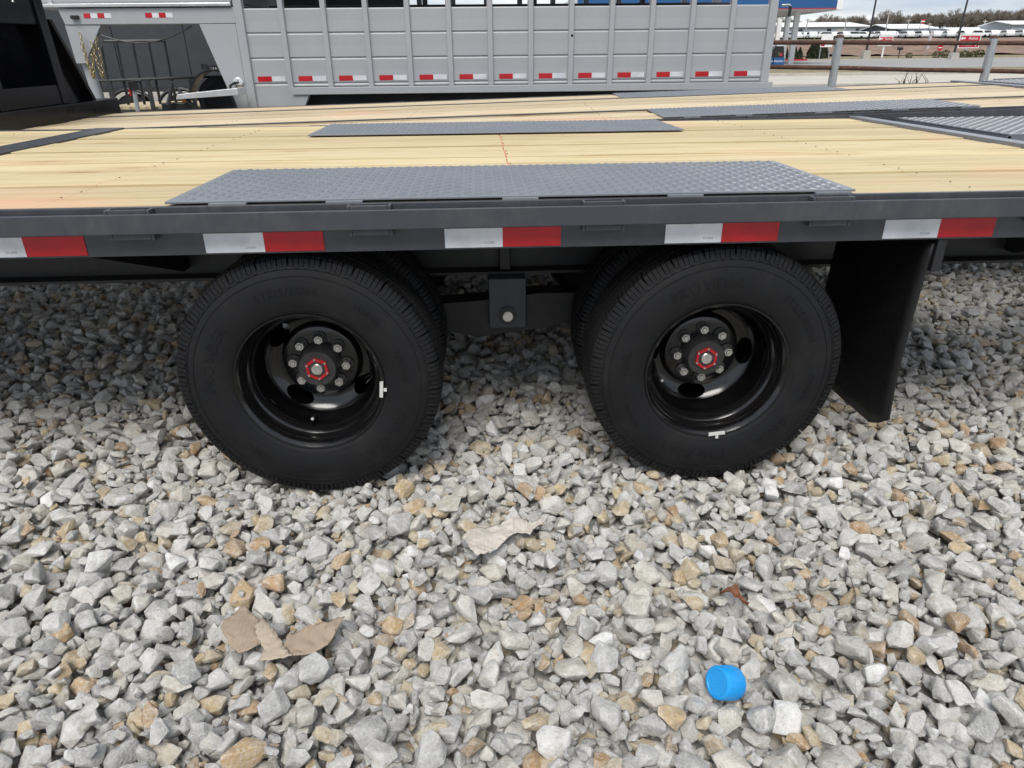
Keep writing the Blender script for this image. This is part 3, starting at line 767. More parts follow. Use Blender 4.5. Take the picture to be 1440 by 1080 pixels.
# white balance weights on the rims of the near wheels
nw_ = [o for o in main.children if o.name.startswith('wheel') and abs(o.location.y+1.145) < 1e-3]
for o in nw_:
    th = R(-6) if o.location.x < 0 else R(-84)
    b = MB(); r0 = .2135
    for t0, t1, ra, rb, y0, y1 in ((-.12, .12, r0-.006, r0+.004, .004, .009), (-.02, .02, r0+.004, r0+.0135, .003, .0085)):
        vs = []
        for t in (t0, t1):
            for r in (ra, rb):
                for y in (y0, y1):
                    a = th+t+o.rotation_euler.y; vs.append((r*math.cos(a), y, r*math.sin(a)))
        b.add(vs, [(0, 2, 3, 1), (4, 5, 7, 6), (0, 1, 5, 4), (2, 6, 7, 3), (0, 4, 6, 2), (1, 3, 7, 5)])
    b.build('wheel_weight', 'lamp_glass', o)
second = flatbed('pale decked flatbed trailer with black gooseneck riser, parked between grey flatbed and stock trailer', True, True, False, 'pale_pine', 5)
_b, _cc, _psi = .0248, .0094, -.0492
ex = Vector((math.cos(_psi), math.sin(_psi), 0)); ex.z = _b*ex.x+_cc*ex.y; ex.normalize()
ez = Vector((-_b, -_cc, 1)).normalized(); ey = ez.cross(ex).normalized()
tgt = Vector((1.0840, 2.3959, .9146)); loc = Vector((-.817-ORG[0], -.002-ORG[1], .9095-ORG[2]))
RM = Matrix((ex, ey, ez)).transposed(); tr = tgt-RM@loc
second.rotation_euler = RM.to_euler(); second.location = tr

# ------------------------------------------------------------------ livestock trailer
SO = (.4, 7.85, 0)
stock = empty('livestock_trailer', SO, 'grey ribbed livestock trailer with a row of red and white tapes and gooseneck', 'trailer')
def S(b, name, mat, parent=stock, **k): return b.build(name, mat, parent, SO, **k)
YS = 6.8
ribs = [-2.555+.4545*i for i in range(14)]
for s in (0, 1):
    my = (lambda y: y) if s == 0 else (lambda y: 15.7-y)
    for i, x in enumerate(ribs):
        wd = .055 if i in (0, 13) else .034
        z0 = .74 if i == 0 else (.75 if i == 1 else .952)
        b = MB(); ya, yb = sorted((my(YS-.03), my(YS+.035)))
        if s == 0: b.prism([(x-wd, yb), (x-wd*.8, ya), (x+wd*.8, ya), (x+wd, yb)], 2, z0, 2.75)
        else: b.box(x-wd, x+wd, ya, yb, z0, 2.75)
        S(b, 'rib', 'stock_grey', bevel=.004)
        if i < 13:
            a, c = x+.02, ribs[i+1]-.02
            rows = [(1.744, 1.503), (1.497, 1.252), (1.246, .992), (.986, .74 if i == 0 else .955), (2.2, 1.96), (2.6, 2.36)]
            for q, (zt, zb) in enumerate(rows):
                pf = [(my(YS+.012), zt), (my(YS+.004), zt-.012), (my(YS+.006), (zt+zb)/2), (my(YS+.004), zb+.012), (my(YS+.014), zb), (my(YS+.03), zb), (my(YS+.03), zt)]
                b = MB(); b.prism(pf, 0, a, c); S(b, 'side_panel', 'stock_grey')
    b = MB(); b.box(-2.6, 3.36, *sorted((my(YS+.016), my(YS+.028))), .96, 1.742); S(b, 'backing_sheet', 'stock_grey')
    x0, x1 = ribs[1]+.02, 3.44
    b = MB(); b.box(x0, x1, *sorted((my(YS-.07), my(YS+.05))), .875, .951); S(b, 'bottom_rail', 'stock_grey', bevel=.005)
    if s == 0:
        for i in range(13):
            x = ribs[i]+.095
            b = MB(); b.box(x, x+.156, YS+.0005, YS+.004, 1.015, 1.068); o = S(b, 'reflective_tape', 'tape_red')
            b = MB(); b.box(x+.1562, x+.31, YS+.0003, YS+.004, 1.0155, 1.068); S(b, 'white_segment', 'tape_white', o)
        b = MB(); b.prism([(ribs[1]+.03, .95), (ribs[1]+.03, .72), (ribs[1]+.12, .72), (ribs[1]+.2, .874), (ribs[1]+.2, .95)], 1, YS-.05, YS+.04); S(b, 'fender_bracket', 'stock_grey')
        b = MB(); b.tube([(1.09, YS-.015, 1.44), (1.09, YS-.02, 1.32)], .008, 8); b.lathe([(0, YS-.03), (.014, YS-.03), (.014, YS)], 10, 'Y', (1.09, 0, 1.45)); S(b, 'latch_pin', 'black_plastic', smooth=40)
b = MB(); b.box(-2.5, 3.36, YS+.04, 8.86, .90, .95); S(b, 'floor', 'wall_dark')
b = MB(); b.box(-2.6, 3.4, YS-.02, 8.92, 2.75, 2.80); S(b, 'roof', 'stock_grey')
b = MB(); b.box(3.32, 3.40, YS+.04, 8.86, .951, 1.742); S(b, 'rear_gate', 'stock_grey')
for z in (1.80, 2.28):
    b = MB(); b.tube([(-2.5, 7.9, z), (3.3, 7.9, z)], .034, 8); S(b, 'divider_rail', 'black_frame', smooth=40)
b = MB(); b.box(-2.5, -.9, 8.56, 8.59, 1.70, 1.95); S(b, 'clutter_stand_in', 'black_frame')  # dark sheet added to stand for black clutter behind the open top gap
b = MB(); b.box(-2.5, 3.3, 8.60, 8.64, 1.70, 1.86); S(b, 'clutter_stand_in', 'black_frame')  # longer, lower added sheet, hides part of the bright sky in the gap
for x in (-1.9, -.6, .75, 2.1): b = MB(); b.box(x-.03, x+.03, 7.86, 7.93, .951, 2.7); S(b, 'divider_post', 'black_frame')
for xw in (-1.35, -.45):
    for yy, fl in ((7.0, 0), (8.7, 1)):
        b = MB(); b.lathe([(0, yy-.1), (.2, yy-.11), (.3, yy-.11), (.37, yy-.09), (.385, yy), (.37, yy+.09), (.3, yy+.1), (0, yy+.1)], 40, 'Y', (xw, 0, .37)); S(b, 'wheel', 'rubber', smooth=40)
b = MB(); b.box(-2.55, 3.3, 7.2, 7.32, .6, .899); b.box(-2.55, 3.3, 8.4, 8.52, .6, .899); S(b, 'chassis_rails', 'black_frame')
# gooseneck of the livestock trailer
for y0, y1 in ((YS-.02, YS+.22),):
    b = MB(); b.prism([(-4.42, 1.60), (-3.0, 1.60), (-2.60, 1.60), (-2.60, 1.755), (-4.46, 1.755)], 1, y0, y1); S(b, 'neck_beam', 'stock_grey', bevel=.006)
    b = MB(); b.prism([(-3.0, 1.598), (-2.605, 1.598), (-2.605, .70), (-2.74, .70)], 1, y0+.005, y1-.005); S(b, 'neck_plate', 'stock_grey', bevel=.006)
    b = MB(); b.prism([(-4.43, 1.598), (-4.05, 1.598), (-4.27, 1.28), (-4.27, 1.22), (-4.41, 1.22)], 1, y0+.01, y1-.01); S(b, 'coupler_gusset', 'stock_grey', bevel=.004)
    b = MB(); b.tube([(-4.345, (y0+y1)/2, 1.25), (-4.305, (y0+y1)/2, .72)], .058, 20); S(b, 'coupler_tube', 'stock_grey', smooth=40)
for x, s0 in ((-4.20, 0), (-4.055, 0), (-3.55, 1), (-3.405, 1)):
    b = MB(); b.box(x, x+.072, YS-.0225, YS-.0195, 1.662, 1.708); o = S(b, 'reflective_tape', 'tape_red')
    b = MB(); b.box(x+.0722, x+.144, YS-.0226, YS-.0195, 1.662, 1.708); S(b, 'white_segment', 'tape_white', o)
b = MB(); b.box(-4.33, -4.25, YS-.06, YS-.02, 1.655, 1.69); S(b, 'marker_lamp', 'black_plastic', bevel=.006)
b = MB(); b.box(-4.75, -2.62, YS-.05, 8.95, 1.765, 1.80); S(b, 'nose_trim', 'silver_trim', bevel=.006)
b = MB(); b.box(-4.68, -2.62, YS+.0, 8.9, 1.802, 2.75); S(b, 'nose_wall', 'stock_grey', bevel=.02)
b = MB(); b.box(-4.55, -4.5, YS-.012, YS+.0, 1.802, 2.75); S(b, 'nose_moulding', 'silver_trim')
def chain(pts, name):
    b = MB(); P_ = [Vector(p) for p in pts]; out_ = []
    for i in range(len(P_)-1):
        L_ = (P_[i+1]-P_[i]).length; n = max(1, int(L_/.03))
        out_ += [P_[i].lerp(P_[i+1], k/n) for k in range(n)]
    for i in range(len(out_)-1):
        c = (out_[i]+out_[i+1])/2; d = (out_[i+1]-out_[i]).normalized(); sd_ = d.cross(Vector((0, 1, 0))).normalized()
        if i % 2: sd_ = d.cross(sd_).normalized()
        lp = []
        for k in range(11):
            a = 2*math.pi*k/10; lp.append(c+d*(.022*math.cos(a))+sd_*(.0125*math.sin(a)))
        b.tube(lp, .0042, 5, cap=False)
    S(b, name, 'gold_chain', kind='stuff', smooth=50)
def sag(a, c, dip, n=10):
    a, c = Vector(a), Vector(c)
    return [a.lerp(c, k/n)+Vector((0, 0, -dip*4*(k/n)*(1-k/n))) for k in range(n+1)]
yc_ = YS-.06
chain(sag(at(112, 45, yc_), at(129, 105, yc_), -.0)+sag(at(129, 105, yc_), at(137, 47, yc_), .0)[1:], 'safety_chain')
chain(sag(at(114, 60, yc_-.03), at(128, 72, yc_-.03), .30, 16), 'safety_chain')
chain(sag(at(128, 58, yc_-.02), at(138, 62, yc_-.02), .34, 16), 'safety_chain')
b = MB(); b.tube(sag(at(134, 46, YS+.02), at(270, 36, YS+.02), .13, 18), .007, 6); S(b, 'cable', 'black_plastic', smooth=40)
p = at(335, 116, YS-.03); b = MB(); b.lathe([(0, p.y-.01), (.03, p.y-.01), (.055, p.y), (.055, p.y+.01)], 20, 'Y', (p.x, 0, p.z)); S(b, 'crank_flange', 'zinc', smooth=35)
b = MB(); b.tube([(p.x, p.y-.01, p.z), (p.x-.02, p.y-.05, p.z), (p.x-.075, p.y-.06, p.z-.03), (p.x-.08, p.y-.06, p.z-.12), (p.x-.03, p.y-.06, p.z-.34)], .014, 8); S(b, 'crank_handle', 'black_plastic', smooth=40)
b = MB(); b.tube([(3.44, YS-.02, 1.735), (3.52, YS-.03, 1.735), (3.535, YS-.03, 1.72)], .012, 8); S(b, 'gate_hook', 'zinc', smooth=40)
b = MB(); b.tube([(3.535, YS-.03, 1.725), (3.535, YS-.03, 1.62)], .018, 8); S(b, 'hook_grip', 'black_plastic', smooth=40)

# ------------------------------------------------------------------ trailers behind the gooseneck
YE = 11.6
e0 = at(318, 80, YE).x
EO = (e0-2.5, YE+1, 0)
enc = empty('enclosed_trailer', EO, 'dark charcoal enclosed cargo trailer behind the livestock trailer gooseneck', 'trailer')
def En(b, n, m, p=enc, **k): return b.build(n, m, p, EO, **k)
zb = at(250, 127, YE).z
b = MB(); b.box(e0-6, e0, YE, YE+2.1, zb, 2.75); En(b, 'body', 'charcoal_wall', bevel=.02)
for k in range(5): b = MB(); b.box(e0-6+1.2*k+.55, e0-6+1.2*k+.562, YE-.004, YE-.0005, zb+.05, 2.7); En(b, 'panel_seam', 'black_paint')
b = MB(); b.box(e0-6.02, e0+.02, YE-.03, YE-.002, zb-.02, zb+.06); En(b, 'skirt_rail', 'black_frame')
b = MB(); b.box(e0-.02, e0+.03, YE-.03, YE-.004, zb, 2.7); En(b, 'corner_post', 'black_paint')
for xw in (e0-.9, e0-1.75):
    b = MB(); b.lathe([(0, YE-.02), (.2, YE-.03), (.28, YE-.03), (.36, YE), (.37, YE+.1), (.3, YE+.2), (0, YE+.2)], 36, 'Y', (xw, 0, .35)); En(b, 'wheel', 'rubber', smooth=40)
    b = MB(); b.tube([(xw+.44*math.cos(a), YE-.05, .35+.44*math.sin(a)) for a in np.linspace(.1, math.pi-.1, 14)], .03, 8); En(b, 'fender', 'black_frame', smooth=40)
tp = at(296, 94, YE-.01); put_text('lettering', 'Elkona', .12, 'black_paint', Matrix.Translation((tp.x-EO[0], YE-.006-EO[1], tp.z))@FACE_CAM, enc, .001)
tp = at(301, 97, YE-.01); put_text('lettering', 'ULX', .06, 'white_paint', Matrix.Translation((tp.x-EO[0], YE-.006-EO[1], tp.z))@FACE_CAM, enc, .001)
for sx in (-5.4, -3.0, -.3): b = MB(); b.box(e0+sx-.05, e0+sx+.05, YE+.5, YE+.6, -.03, zb); En(b, 'support_leg', 'black_frame')

YU = 9.5
g0, g1 = at(141, 58, YU), at(231, 57, YU)
UO = (g1.x, YU+.8, 0)
ut = empty('utility_trailer', UO, 'black open utility trailer with raised ladder gate and round fender', 'trailer')
def U(b, n, m, p=ut, **k): return b.build(n, m, p, UO, **k)
gb0, gb1 = at(150, 112, YU), at(241, 110, YU)
for k in range(5):
    f = k/4; b = MB(); b.tube([g0.lerp(g1, f), gb0.lerp(gb1, f)-Vector((0, 0, .35))], .02, 6); U(b, 'gate_bar', 'black_frame')
b = MB(); b.tube([g0, g1], .02, 6); U(b, 'gate_top', 'black_frame')
r0, r1 = at(135, 114, YU-.05), at(345, 106, YU-.05)
b = MB(); b.tube([r0, r1], .022, 8); U(b, 'top_rail', 'black_frame', smooth=40)
b = MB(); b.tube([r0, r0+Vector((-.25, 1.2, .0))], .022, 8); U(b, 'end_rail', 'black_frame', smooth=40)
for px in (137, 153, 207, 268, 330): q = at(px, 112, YU-.05); b = MB(); b.box(q.x-.025, q.x+.025, q.y-.02, q.y+.03, .35, q.z); U(b, 'stake', 'black_frame')
b = MB(); b.box(r0.x-.1, r1.x+.6, YU-.08, YU+.02, .42, .58); b.box(r0.x-.1, r1.x+.6, YU+1.6, YU+1.7, .42, .58); U(b, 'frame_rails', 'black_frame')
for k in range(6): b = MB(); b.box(r0.x-.1, r1.x+.6, YU+.03+k*.26, YU+.28+k*.26, .581, .612); U(b, 'plank', 'pale_pine')
fx = at(304, 128, YU-.2); zc2 = fx.z-.12
b = MB(); b.lathe([(0, fx.y-.05), (.17, fx.y-.06), (.22, fx.y-.08), (.31, fx.y-.05), (.33, fx.y+.05), (.3, fx.y+.12), (0, fx.y+.12)], 40, 'Y', (fx.x+.05, 0, zc2)); U(b, 'wheel', 'rubber', smooth=40)
b = MB()
aa = np.linspace(.05, math.pi-.05, 18)
for y0, y1 in ((fx.y-.14, fx.y+.12),):
    vs = []; fs = []
    for a in aa: vs += [(fx.x+.05+.41*math.cos(a), y0, zc2+.41*math.sin(a)), (fx.x+.05+.41*math.cos(a), y1, zc2+.41*math.sin(a)), (fx.x+.05+.385*math.cos(a), y1, zc2+.385*math.sin(a)), (fx.x+.05+.385*math.cos(a), y0, zc2+.385*math.sin(a))]
    for i in range(len(aa)-1):
        for j in range(4): fs.append((i*4+j, i*4+(j+1) % 4, (i+1)*4+(j+1) % 4, (i+1)*4+j))
    b.add(vs, fs)
U(b, 'fender', 'black_frame', smooth=40)
b = MB(); b.box(fx.x-.3, fx.x+.4, fx.y-.03, fx.y+.3, -.04, zc2-.28); U(b, 'support_block', 'concrete')

YQ = 6.15
q0, q1 = at(185, 156, YQ), at(335, 149, YQ)
QO = ((q0.x+q1.x)/2, YQ+.3, 0)
lt = empty('equipment_trailer', QO, 'low olive framed equipment trailer with tongue jack and aluminium ramp', 'trailer')
def Q(b, n, m, p=lt, **k): return b.build(n, m, p, QO, **k)
zq = .70
b = MB(); b.box(q0.x-.1, q1.x+.2, YQ, YQ+.08, zq-.16, zq); b.box(q0.x-.1, q1.x+.2, YQ+.5, YQ+.58, zq-.16, zq); Q(b, 'frame_rails', 'olive_frame', bevel=.004)
for px in (200, 226, 262): q = at(px, 150, YQ); b = MB(); b.box(q.x-.03, q.x+.03, YQ-.004, YQ-.0005, zq-.075, zq-.03); Q(b, 'marker_plate', 'white_paint')
for k in range(3): b = MB(); b.box(at(275, 150, YQ).x, q1.x+.2, YQ+.09+k*.135, YQ+.22+k*.135, zq-.03, zq+.01); Q(b, 'plank', 'pale_pine')
b = MB(); b.box(at(222, 150, YQ).x, at(272, 150, YQ).x, YQ+.1, YQ+.48, zq-.02, zq+.012); Q(b, 'steel_deck', 'galvanised')
j0, j1 = at(187, 118, YQ-.06), at(189, 153, YQ-.06)
b = MB(); b.tube([j0, (j1.x, j1.y, .0)], .022, 10); jk = Q(b, 'tongue_jack', 'galvanised', smooth=40)
b = MB(); b.box(j0.x-.035, j0.x+.035, j0.y-.04, j0.y+.04, j0.z-.06, j0.z+.03); b.tube([(j0.x, j0.y, j0.z+.02), (j0.x+.09, j0.y, j0.z+.03)], .012, 8); Q(b, 'jack_head', 'black_plastic', jk, bevel=.004)
b = MB(); b.box(j0.x-.05, j0.x-.035, j0.y-.02, j0.y+.02, j0.z-.11, j0.z-.05); Q(b, 'jack_label', 'red_paint', jk)
b = MB(); b.box(at(205, 140, YQ).x, at(248, 140, YQ).x, YQ+.35, YQ+.5, zq+.013, zq+.12); Q(b, 'tool_box', 'black_plastic', bevel=.01)
h0 = at(243, 116, YQ+.3); b = MB(); b.tube([(h0.x-.1, YQ+.3, zq+.1), (h0.x, YQ+.3, h0.z), (h0.x+.07, YQ+.3, h0.z-.12), (h0.x+.16, YQ+.3, zq+.1)], .022, 6); Q(b, 'brace', 'black_frame')
b = MB(); b.box(h0.x+.07, h0.x+.11, YQ+.27, YQ+.275, zq+.13, zq+.19); Q(b, 'amber_marker', simple('amber', (.5, .16, .02), .4))
rp = at(248, 137, YQ+.2), at(335, 128, YQ+.2)
b = MB(); b.prism([(rp[0].x, rp[0].z-.02), (rp[1].x, rp[1].z-.04), (rp[1].x, rp[1].z+.03), (rp[0].x+.02, rp[0].z+.03)], 1, YQ+.18, YQ+.5); Q(b, 'aluminium_ramp', 'aluminium', bevel=.004)
for px in (186, 330): q = at(px, 150, YQ); b = MB(); b.box(q.x-.04, q.x+.04, YQ+.1, YQ+.4, -.05, zq-.161); Q(b, 'support_leg', 'olive_frame')

# ------------------------------------------------------------------ pipe fence
pts_x = [at(1181, 50, 9.).x+2.29*k for k in range(-1, 6)]
FO = (pts_x[2], 9., 0)
fen = empty('pipe_fence', FO, 'rusty two rail pipe fence with galvanised posts beyond the trailers', 'fence')
def Fe(b, n, m, p=fen, **k): return b.build(n, m, p, FO, **k)
zt = lambda x: 1.395-.012*(x-4.2); zl = lambda x: 1.078-.028*(x-4.24)
for i, x in enumerate(pts_x):
    zt_ = zt(x)+.075
    b = MB(); b.tube([(x+.01, 9, -.2), (x, 9, zt_)], .058, 20); o = Fe(b, 'post', 'galvanised', smooth=50)
    b = MB(); b.lathe([(.0, zt_+.028), (.03, zt_+.026), (.052, zt_+.014), (.063, zt_), (.063, zt_-.012)], 20, 'Z', (x, 9, 0)); Fe(b, 'cap', 'rusty_pipe', o, smooth=50)
    if i+1 < len(pts_x):
        x2 = pts_x[i+1]
        for zf in (zt, zl):
            m_ = (x+x2)/2; b = MB(); b.tube([(x+.05, 9, zf(x)), (m_, 9.0, zf(m_)-.006), (x2-.05, 9, zf(x2))], .031, 14); Fe(b, 'rail', 'rusty_pipe', smooth=50)
b = MB(); rs = random.Random(4)
for k in range(11):
    q = at(1264+k*3.6+rs.uniform(-1, 1), 117, 9.5); p0 = Vector((q.x+rs.uniform(-.04, .04), 9.5, -.05)); p1 = Vector((q.x, 9.5+rs.uniform(-.1, .1), .84)); h = rs.uniform(.03, .17); p2 = p1+Vector((rs.uniform(-.12, .12), rs.uniform(-.05, .05), h))
    b.tube([p0, p1, p2], [.009, .006, .002], 5)
    for j in range(2): a = p0.lerp(p1, rs.uniform(.6, .95)); b.tube([a, a+Vector((rs.uniform(-.12, .12), 0, rs.uniform(.06, .2)))], [.004, .0015], 4)
b.build('bare_shrub', 'bark', None, label='thin leafless shrub twigs growing beyond the pipe fence', category='shrub')

# ------------------------------------------------------------------ filling station
CO = (at(1130, 90, 86).x, 86, gz(86))
can = empty('station_canopy', CO, 'filling station canopy with blue fascia on white columns', 'canopy')
def Ca(b, n, m, p=can, **k): return b.build(n, m, p, CO, **k)
cR, cB = at(1176, 13, 75).x, at(1176, 13, 75).z
b = MB(); b.box(cR-26, cR, 75, 75.15, cB+.12, cB+1.5); Ca(b, 'fascia', 'canopy_blue')
b = MB(); b.box(cR-26, cR, 74.95, 75.15, cB+.05, cB+.117); Ca(b, 'red_stripe', 'sign_red')
b = MB(); b.box(cR+.002, cR+.6, 74.98, 103, cB-.05, cB+1.5); Ca(b, 'end_fascia', 'white_paint', bevel=.03)
b = MB(); b.box(cR-26, cR, 75.16, 103, cB+.02, cB+1.4); Ca(b, 'ceiling_box', 'white_paint')
for px, Y in ((1111, 80), (1099, 88), (1088, 96)):
    q = at(px, 90, Y); b = MB(); b.box(q.x-.27, q.x+.27, Y-.2, Y+.2, gz(Y), cB+.02); Ca(b, 'column', 'white_paint', bevel=.02)
for px, lbl in ((1092.5, 'blue and black fuel pump beside the white canopy column'), (1078, 'fuel pump mostly hidden behind the livestock trailer tail')):
    q = at(px, 90, 76); z0 = gz(76)+.03; pu = empty('fuel_pump', (q.x, 76, z0), lbl, 'fuel pump')
    def Pu(b, n, m, **k): return b.build(n, m, pu, (0, 0, 0), **k)
    Pu(MB().box(-.62, .62, -.3, .3, 0, .68), 'base_panel', 'canopy_blue', bevel=.02)
    Pu(MB().prism([(-.55, .682), (.55, .682), (.45, 1.35), (.35, 1.75), (-.35, 1.75), (-.45, 1.35)], 1, -.28, .28), 'cabinet', 'black_plastic')
    Pu(MB().box(-.15, .07, -.3, -.282, .85, 1.2), 'screen', 'shrub_green'); Pu(MB().box(.08, .32, -.3, -.282, .83, 1.08), 'price_panel', 'sign_red'); Pu(MB().box(-.42, .42, -.31, .31, 1.752, 1.9), 'topper', 'aluminium')
    put_text('lettering', 'Gasoline', .29, 'white_paint', Matrix.Translation((0, -.305, .36))@FACE_CAM, pu, .002)
q0, q1 = at(1060, 71, 91.2), at(1136, 71, 91.2)
MB().box(q0.x, q1.x, 90.93, 91.47, .3, .56).build('painted_kerb', 'sign_red', None, label='red painted length of kerb behind the fuel pumps', category='kerb')

# ------------------------------------------------------------------ street furniture across the road
for px, py, Y, lbl in ((1217, 79, 95, 'dark lamp post on concrete base beside the mailbox and smaller red sign'), (1340, 83, 90.5, 'dark lamp post on concrete base beside the larger red sign')):
    q = at(px, py, Y); z0 = gz(Y); lp = empty('lamp_post', (q.x, Y, z0), lbl, 'lamp post', 'car park lamp posts')
    hh = at(px, py-8 if px < 1300 else py-9, Y).z-z0
    b = MB(); b.prism([(-.5, -.2), (.5, -.2), (.42, hh), (-.42, hh)], 1, -.42, .42); b.build('base', 'concrete', lp, bevel=.03)
    b = MB(); b.tube([(0, 0, hh), (.12 if px > 1300 else 0, 0, 9)], [.14, .09], 12); b.build('pole', 'black_frame', lp, smooth=40)
    b = MB(); b.box(-.25, .25, -1.1, -.1, 9, 9.2); b.build('lamp_head', 'black_frame', lp, bevel=.03)
def dirsign(px0, py0, px1, py1, pbx, pby, Y, lbl):
    a, c = at(px0, py0, Y), at(px1, py1, Y); cx = (a.x+c.x)/2; wdt = c.x-a.x; h = a.z-c.z; z0 = gz(Y)
    sg = empty('direction_sign', (cx, Y, z0), lbl, 'sign', 'red direction signs')
    zc_ = (a.z+c.z)/2-z0
    MB().box(-wdt/2, wdt/2, 0, .1, zc_-h/2, zc_+h/2).build('board', 'white_paint', sg)
    MB().box(-wdt/2+.1, wdt/2-.1, -.012, -.001, zc_-h/2+.1, zc_+h/2-.1).build('face', 'sign_red', sg)
    pb = at(pbx, pby, Y); MB().box(pb.x-cx-.1, pb.x-cx+.1, .11, .25, -.1, zc_+h/2-.1).build('post', 'white_paint', sg)
    T = lambda x, z: Matrix.Translation((x, -.015, z))@FACE_CAM
    put_text('lettering', 'Autos', h*.33, 'white_paint', T(wdt*.14, zc_+h*.24), sg, .002); put_text('lettering', 'Trucks', h*.33, 'white_paint', T(-wdt*.12, zc_-h*.22), sg, .002)
    s_ = h*.13
    arrow = [(-2, 0), (-.6, 1.1), (-.6, .45), (1.2, .45), (1.2, -.45), (-.6, -.45), (-.6, -1.1)]
    MB().prism([(wdt*-.32+x*s_, zc_+h*.24+z*s_) for x, z in arrow], 1, -.018, -.013).build('arrow', 'white_paint', sg)
    MB().prism([(wdt*.33+z*s_, zc_-h*.22-x*s_*.8) for x, z in arrow], 1, -.018, -.013).build('arrow', 'white_paint', sg)
dirsign(1351, 49, 1376, 67.5, 1357, 83, 94, 'larger red sign with white words Autos and Trucks beside the shrubs')
dirsign(1237, 51, 1254, 64.5, 1241, 80, 99, 'smaller red Autos and Trucks sign beside the mailbox')
q = at(1322, 67, 97); ns = empty('no_entry_sign', (q.x, 97, gz(97)), 'round red no entry sign on thin post', 'sign'); zz = q.z-gz(97)
MB().lathe([(0, -.02), (.38, -.02), (.38, 0)], 28, 'Y', (0, 0, zz)).build('disc', 'sign_red', ns); MB().box(-.26, .26, -.03, -.022, zz-.06, zz+.06).build('bar', 'white_paint', ns); MB().box(-.03, .03, .002, .05, 0, zz+.2).build('post', 'galvanised', ns)
q = at(1266, 68, 92.5); mbx = empty('mailbox', (q.x, 92.5, gz(92.5)), 'black mailbox on wooden post at the roadside', 'mailbox'); zz = q.z-gz(92.5)
b = MB(); b.prism([(-.2, zz-.2), (.2, zz-.2), (.2, zz+.05), (.1, zz+.2), (-.1, zz+.2), (-.2, zz+.05)], 1, -.3, .3); o = b.build('box', 'black_plastic', mbx); o.rotation_euler = (0, 0, R(80)); MB().box(-.06, .06, -.06, .06, 0, zz-.2).build('post', 'bark', mbx)
q = at(1162, 62, 93); bd = empty('notice_board', (q.x, 93, gz(93)), 'white notice board on posts beside dark evergreens', 'sign'); zz = at(1162, 60, 93).z-gz(93)
MB().box(-.75, .75, -.05, .05, zz-.5, zz+1.0).build('board', 'white_paint', bd); MB().box(-.7, -.2, -.06, -.052, zz-.4, zz+.0).build('poster', 'sign_red', bd)
for x in (-.6, .6): MB().box(x-.05, x+.05, .051, .12, 0, zz+.9).build('post', 'galvanised', bd)
q = at(1300, 78, 98); fb = empty('feather_banner', (q.x, 98, gz(98)), 'tall pale feather banner at the foot of the bank', 'banner')
zt2 = at(1303, 41, 98).z-gz(98); MB().tube([(0, 0, 0), (.15, 0, zt2)], .03, 6).build('pole', 'galvanised', fb); MB().prism([(.2, zt2), (.5, zt2-.4), (.4, zt2-2.3), (.1, zt2-2.4)], 1, -.01, .01).build('cloth', 'flag_cloth', fb)
q = at(1294, 35, 215); fp = empty('flag_pole', (q.x, 215, gz(215)), 'flag pole with small red and white flag before the treeline', 'flag pole'); zt2 = at(1294, 27, 215).z-gz(215)
MB().tube([(0, 0, 0), (0, 0, zt2)], .08, 6).build('pole', 'galvanised', fp); MB().box(0, 1.2, -.03, .03, zt2-1.1, zt2).build('flag', 'red_paint', fp); MB().box(.0, 1.2, -.04, .04, zt2-.7, zt2-.4).build('stripe', 'white_paint', fp)
for i, (px, Y, top) in enumerate(((1246, 205, 17), (1276, 225, 27), (1306, 235, 32), (1383, 230, 28), (1188, 215, 29), (1134, 225, 26))):
    q = at(px, 40, Y); zt2 = at(px, top, Y).z; p_ = empty('utility_pole', (q.x, Y, gz(Y)), 'slender utility pole standing ' + ('beside the small grey house', 'before the dark shed', 'behind the low dark shop', 'before the long cream building', 'before the right end of the grey warehouse', 'before the middle of the grey warehouse')[i], 'pole', 'far utility poles')
    MB().tube([(0, 0, 0), (0, 0, zt2-gz(Y))], .16, 6).build('pole', 'wall_cream', p_); MB().box(-.7, .7, -.1, .1, zt2-gz(Y)-.5, zt2-gz(Y)-.3).build('crossarm', 'wall_cream', p_)

# ------------------------------------------------------------------ far buildings
def shed(name, px0, px1, py_wall_top, py_ridge, py_base, Y, depth, wall, roof, lbl, gable=True, nwin=5):
    a, c = at(px0, py_base, Y), at(px1, py_base, Y); z0 = min(gz(Y), at((px0+px1)/2, py_base, Y).z); zw = at((px0+px1)/2, py_wall_top, Y).z-z0
    zr = at((px0+px1)/2, py_ridge, Y).z-z0+.3; cx = (a.x+c.x)/2; hw = (c.x-a.x)/2
    o = empty(name, (cx, Y, z0), lbl, 'building')
    MB().prism([(0, -1), (depth, -1), (depth, zw), (depth/2, zr-.15), (0, zw)], 0, -hw, hw).build('wall', wall, o)
    ov = .6
    b = MB(); b.prism([(-ov, zw-.1), (depth/2, zr), (depth+ov, zw-.1), (depth+ov, zw+.1), (depth/2, zr+.25), (-ov, zw+.1)], 0, -hw-ov, hw+ov); b.build('roof', roof, o)
    for k in range(nwin):
        x = -hw+(k+.6)*2*hw/nwin; MB().box(x-.7, x+.7, -.08, -.02, zw*.35, zw*.7).build('window', 'window_dark', o)
    x = hw*.35; MB().box(x-1.6, x+1.6, -.1, -.03, 0, zw*.72).build('door', 'wall_cream' if wall != 'wall_cream' else 'wall_dark', o)
    return o
shed('warehouse', 1101, 1221, 37.5, 31, 47, 262, 34, 'wall_grey', 'roof_white', 'long grey warehouse with white roof behind the canopy columns', nwin=3)
shed('metal_shed', 1251, 1314, 40, 35, 48, 236, 18, 'wall_dark', 'roof_white', 'dark walled shed with white roof near the flag pole', nwin=2)
